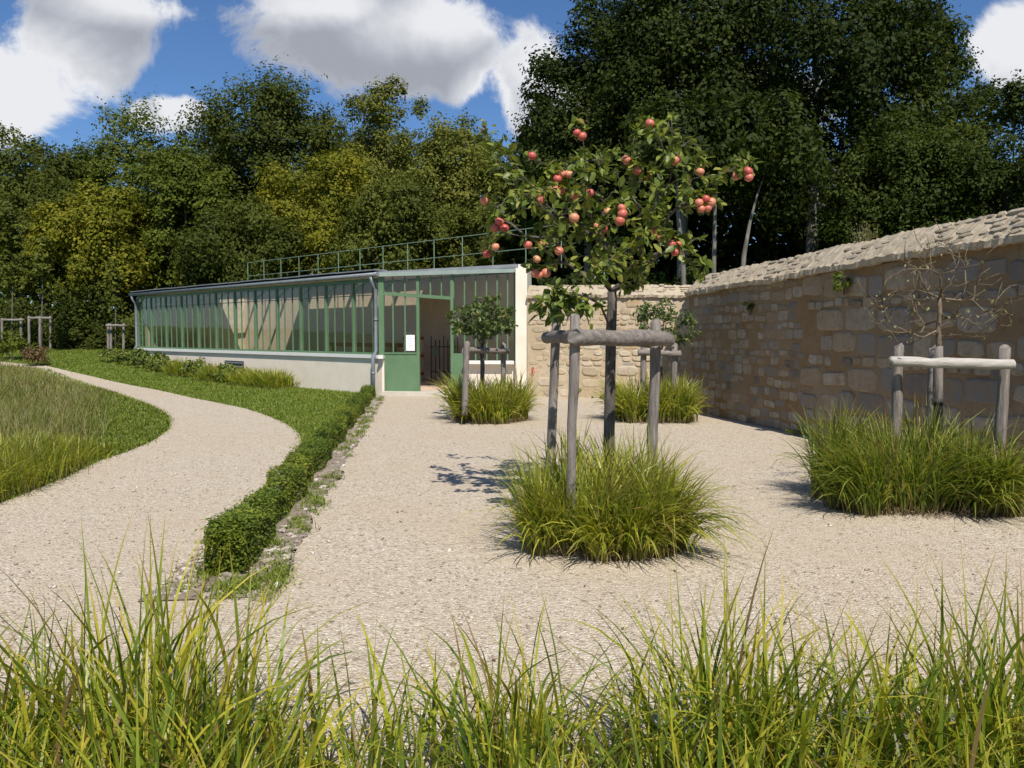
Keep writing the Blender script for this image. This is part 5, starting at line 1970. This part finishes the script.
# twigs of a shrub showing above the coping
for i, (px, top_, d) in enumerate(((872, 213, 12.2), (861, 223, 12.6))):
    b = P(px, 250, d); b.z = 0
    root = thing('dry_shrub', (b.x, b.y, 0), ('tall dry twiggy shrub rising behind the wall coping', 'shorter dry twiggy shrub beside a taller one behind the coping')[i], 'shrub')
    mb = MB(); rr_ = random.Random(i)
    tips = []
    for j in range(9):
        e = P(px + rr_.uniform(-7, 7), top_ + rr_.uniform(0, 22), d + rr_.uniform(-.1, .1))
        mb.tube([b + Vector((rr_.uniform(-.1, .1), 0, 0)), b.lerp(e, 0.6) + Vector((rr_.uniform(-.06, .06), 0, 0)), e], [0.012, 0.008, 0.003], 5)
        tips.append(e)
    mb.build('stems', M['twig'], root)
    pts = np.array([np.array(tips[j % 9]) + np.random.default_rng(j).normal(size=3) * np.array([0.05, 0.05, 0.16]) - np.array([0, 0, 0.15]) for j in range(150)])
    V_, q_ = leaf_cards(pts, 0.05, np.random.default_rng(3), 0.1, 0.4)
    np_obj('foliage', V_, [q_], M['sparse_leaf' if i == 1 else 'leaf_light'], root)
# plants at the far left
for i, (px, py, rx_, rz_, mat, lab) in enumerate([(37, 366, 0.62, 0.42, 'red_leaf', 'reddish brown leafy perennial between meadow and path'), (12, 360, 1.0, 0.55, 'leaf_mid', 'green leafy perennial behind the brown meadow grass'),
                                                  (75, 350, 1.3, 0.5, 'leaf_dark', 'low dark shrub on the far lawn below the yellow tree'), (92, 349, 1.5, 0.75, 'leaf_dark', 'rounded dark shrub between the far frames'),
                                                  (-30, 362, 1.2, 0.6, 'leaf_mid', 'leafy green plant past the edge of the meadow')]):
    c = G(px, py)
    bush('shrub' if i > 1 else 'perennial', lab, 'shrub' if i > 1 else 'plant', tuple(c), (rx_, rx_ * 0.7, rz_), 1900, 0.085 if i == 0 else 0.11, mat, 450 + i)

# ------------------------------------------------------------------ trees of the wood
T = big_tree
# left group
T('broadleaf_tree', 'dark olive tree at the far end of the wood, beyond the two-post frame', 'tree', 15, 128, 130, 50, 'leaf_olive', 1001, 15000, 50, leaf_size=0.30)
T('broadleaf_tree', 'tree with yellowing foliage low over the sapling frames', 'tree', 98, 190, 115, 42, 'leaf_yellow', 1002, 15000, 44, leaf_size=0.26)
T('broadleaf_tree', 'olive tree rising just behind the yellowing tree', 'tree', 135, 114, 130, 54, 'leaf_mid', 1003, 15000, 46, leaf_size=0.30)
T('broadleaf_tree', 'tall dark round-topped tree, highest of those behind the greenhouse', 'tree', 272, 88, 165, 52, 'leaf_dark', 1004, 24000, 60, leaf_size=0.30)
T('broadleaf_tree', 'mid green tree left of the dark round-topped one, over the greenhouse end', 'tree', 186, 150, 105, 44, 'leaf_mid', 1005, 15000, 44, leaf_size=0.27)
T('broadleaf_tree', 'pale feathery tree with loose upright boughs against the blue sky', 'tree', 392, 86, 105, 50, 'leaf_light', 1006, 13000, 54, leaf_size=0.27, clump=0.9, bottom=-0.8)
T('broadleaf_tree', 'light olive tree in front of the dark round-topped one, above the roof railing', 'tree', 318, 150, 125, 43, 'leaf_yellow', 1007, 15000, 46, leaf_size=0.25)
T('broadleaf_tree', 'olive tree behind the railing between the feathery tree and the apple tree', 'tree', 450, 128, 120, 46, 'leaf_light', 1008, 17000, 46, leaf_size=0.27)
T('broadleaf_tree', 'bushy light olive tree low behind the middle of the railing', 'tree', 400, 180, 140, 40, 'leaf_olive', 1009, 17000, 48, leaf_size=0.24)
T('broadleaf_tree', 'dark tree filling the gap low behind the greenhouse roof', 'tree', 245, 200, 130, 41, 'leaf_dark', 1010, 14000, 40, leaf_size=0.25)
T('broadleaf_tree', 'slim grey-green tree right at the frame of the wood by the saplings', 'tree', 40, 175, 90, 44, 'leaf_olive', 1011, 11000, 36, leaf_size=0.26)
T('broadleaf_tree', 'dark tree behind the apple tree top, between the two groups of trees', 'tree', 505, 160, 90, 40, 'leaf_olive', 1012, 11000, 36, leaf_size=0.24)
T('broadleaf_tree', 'dark rounded tree rising over the reddish plants at the far end', 'tree', 58, 143, 110, 53, 'leaf_dark', 1013, 14000, 44, leaf_size=0.28)
T('broadleaf_tree', 'full olive tree shoulder to shoulder with the dark round-topped one on its right side', 'tree', 352, 98, 110, 55, 'leaf_olive', 1014, 16000, 46, leaf_size=0.28)
T('broadleaf_tree', 'yellowish light tree at the skyline gap just left of the apple tree', 'tree', 462, 118, 90, 50, 'leaf_light', 1015, 13000, 40, leaf_size=0.26)
T('broadleaf_tree', 'dark green tree at the skyline between the olive tree and the round-topped one', 'tree', 205, 118, 90, 56, 'leaf_dark', 1016, 13000, 40, leaf_size=0.28)
# right group
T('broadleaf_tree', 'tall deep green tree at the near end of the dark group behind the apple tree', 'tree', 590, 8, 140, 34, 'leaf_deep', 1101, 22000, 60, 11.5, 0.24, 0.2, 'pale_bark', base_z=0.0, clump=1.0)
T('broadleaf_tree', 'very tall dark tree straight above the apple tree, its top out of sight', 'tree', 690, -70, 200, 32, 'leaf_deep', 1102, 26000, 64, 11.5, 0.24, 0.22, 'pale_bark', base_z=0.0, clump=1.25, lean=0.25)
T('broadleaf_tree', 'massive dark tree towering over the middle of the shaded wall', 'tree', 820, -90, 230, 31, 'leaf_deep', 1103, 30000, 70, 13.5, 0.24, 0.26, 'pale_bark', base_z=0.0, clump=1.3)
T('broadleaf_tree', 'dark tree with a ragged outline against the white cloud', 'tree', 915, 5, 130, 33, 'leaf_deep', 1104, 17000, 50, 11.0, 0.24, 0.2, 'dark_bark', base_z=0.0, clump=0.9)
T('broadleaf_tree', 'fresher green tree low beyond the near end of the shaded wall', 'tree', 1010, 92, 140, 26, 'leaf_fresh', 1105, 20000, 54, 7.5, 0.17, 0.15, 'dark_bark', base_z=0.0, clump=0.85)
T('broadleaf_tree', 'dense green tree low behind the wall between dark tree and fresher one', 'tree', 905, 118, 150, 27, 'leaf_fresh', 1106, 18000, 48, 7.2, 0.18, 0.16, 'dark_bark', base_z=0.0, clump=0.9)
T('broadleaf_tree', 'tree beyond the picture edge above the shaded wall', 'tree', 1130, 60, 160, 27, 'leaf_fresh', 1107, 12000, 44, 8, 0.2, 0.16, 'dark_bark', base_z=0.0)
# bare lower trunks that stand behind the wall
rt = random.Random(17)
for i, (pts, r_, lab) in enumerate([([(686, 330), (683, 262), (678, 215), (677, 175)], 0.105, 'pale straight trunk rising from behind the wall right of the apple trunk'),
                                    ([(713, 330), (714, 262), (715, 205), (717, 178)], 0.10, 'pale slender trunk standing near the wall corner'),
                                    ([(735, 330), (744, 255), (750, 222), (757, 196), (764, 176)], 0.10, 'slanting pale trunk behind the wall corner')]):
    d = (22.5, 23.5, 24.0)[i]
    b = P(*pts[0], d); b.z = 0
    root = thing('slender_tree', tuple(b), lab, 'tree', 'slender trunks behind the wall')
    mb = MB()
    r_ *= 0.8
    w = [b] + [P(x_, y_, d) for x_, y_ in pts[1:]]
    mb.tube(w, [r_ * 1.1 - 0.02 * j for j in range(len(w))], 8, 0.08, rt)
    mb.build('trunk', M['pale_bark'], root, smooth=True)
    rngt = np.random.default_rng(900 + i)
    tp = w[-1]
    pts_, nrm, cc = crown_points(rngt, tuple(tp + Vector((0, 0.1, 0.6))), (1.7, 1.5, 1.7), 24, 0.6, 4200, 0.3, -0.4)
    V_, q_ = leaf_cards(pts_, 0.17, rngt, 0.3, 0.6, nrm)
    np_obj('crown', V_, [q_], M['leaf_deep'], root)

# the wood behind reads as one dark mass
rng = np.random.default_rng(95)
n = 130000
xw = np.concatenate([rng.uniform(-46, 2, n // 2), rng.uniform(0.3, 30, n - n // 2)])
left_ = np.arange(n) < n // 2
yw = np.where(left_, 57 + rng.uniform(-2, 4, n), 40 + rng.uniform(-2, 4, n))
hmax = np.where(left_, 10.3 + 1.0 * np.sin(xw * 0.5) + 0.8 * np.sin(xw * 1.3), 10.6 + 1.2 * np.sin(xw * 0.7) + 0.7 * np.sin(xw * 2.1))
zw = terrain(xw, yw) + rng.uniform(0, 1, n) * hmax
V_, q_ = leaf_cards(np.stack([xw, yw, zw], 1), 0.36, rng, 0.2, 0.7, np.tile(np.array([[0, -0.5, 0.2]]), (n, 1)))
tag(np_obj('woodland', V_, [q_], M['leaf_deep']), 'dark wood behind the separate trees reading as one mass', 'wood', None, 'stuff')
n = 42000
xw = rng.uniform(-27, -2, n)
yw = 40.5 + rng.uniform(-1.5, 2.5, n)
zw = terrain(xw, yw) + rng.uniform(0, 1, n) ** 1.2 * (2.6 + 0.7 * np.sin(xw * 1.1) + 0.5 * np.sin(xw * 2.7))
V_, q_ = leaf_cards(np.stack([xw, yw, zw], 1), 0.17, rng, 0.3, 0.65, np.tile(np.array([[0, -0.4, 0.3]]), (n, 1)))
tag(np_obj('undergrowth', V_, [q_], M['leaf_dark']), 'dark undergrowth below the trees beyond the far lawn', 'undergrowth', None, 'stuff')
n = 26000
xw = rng.uniform(1, 17, n)
yw = 27.5 + rng.uniform(-1.2, 2.0, n)
zw = rng.uniform(0, 1, n) * (3.4 + 0.5 * np.sin(xw * 1.3) + 0.4 * np.sin(xw * 3.1))
V_, q_ = leaf_cards(np.stack([xw, yw, zw], 1), 0.17, rng, 0.3, 0.65, np.tile(np.array([[0, -0.4, 0.3]]), (n, 1)))
tag(np_obj('undergrowth', V_, [q_], M['leaf_deep']), 'dark undergrowth beneath the trees behind the shaded wall', 'undergrowth', None, 'stuff')
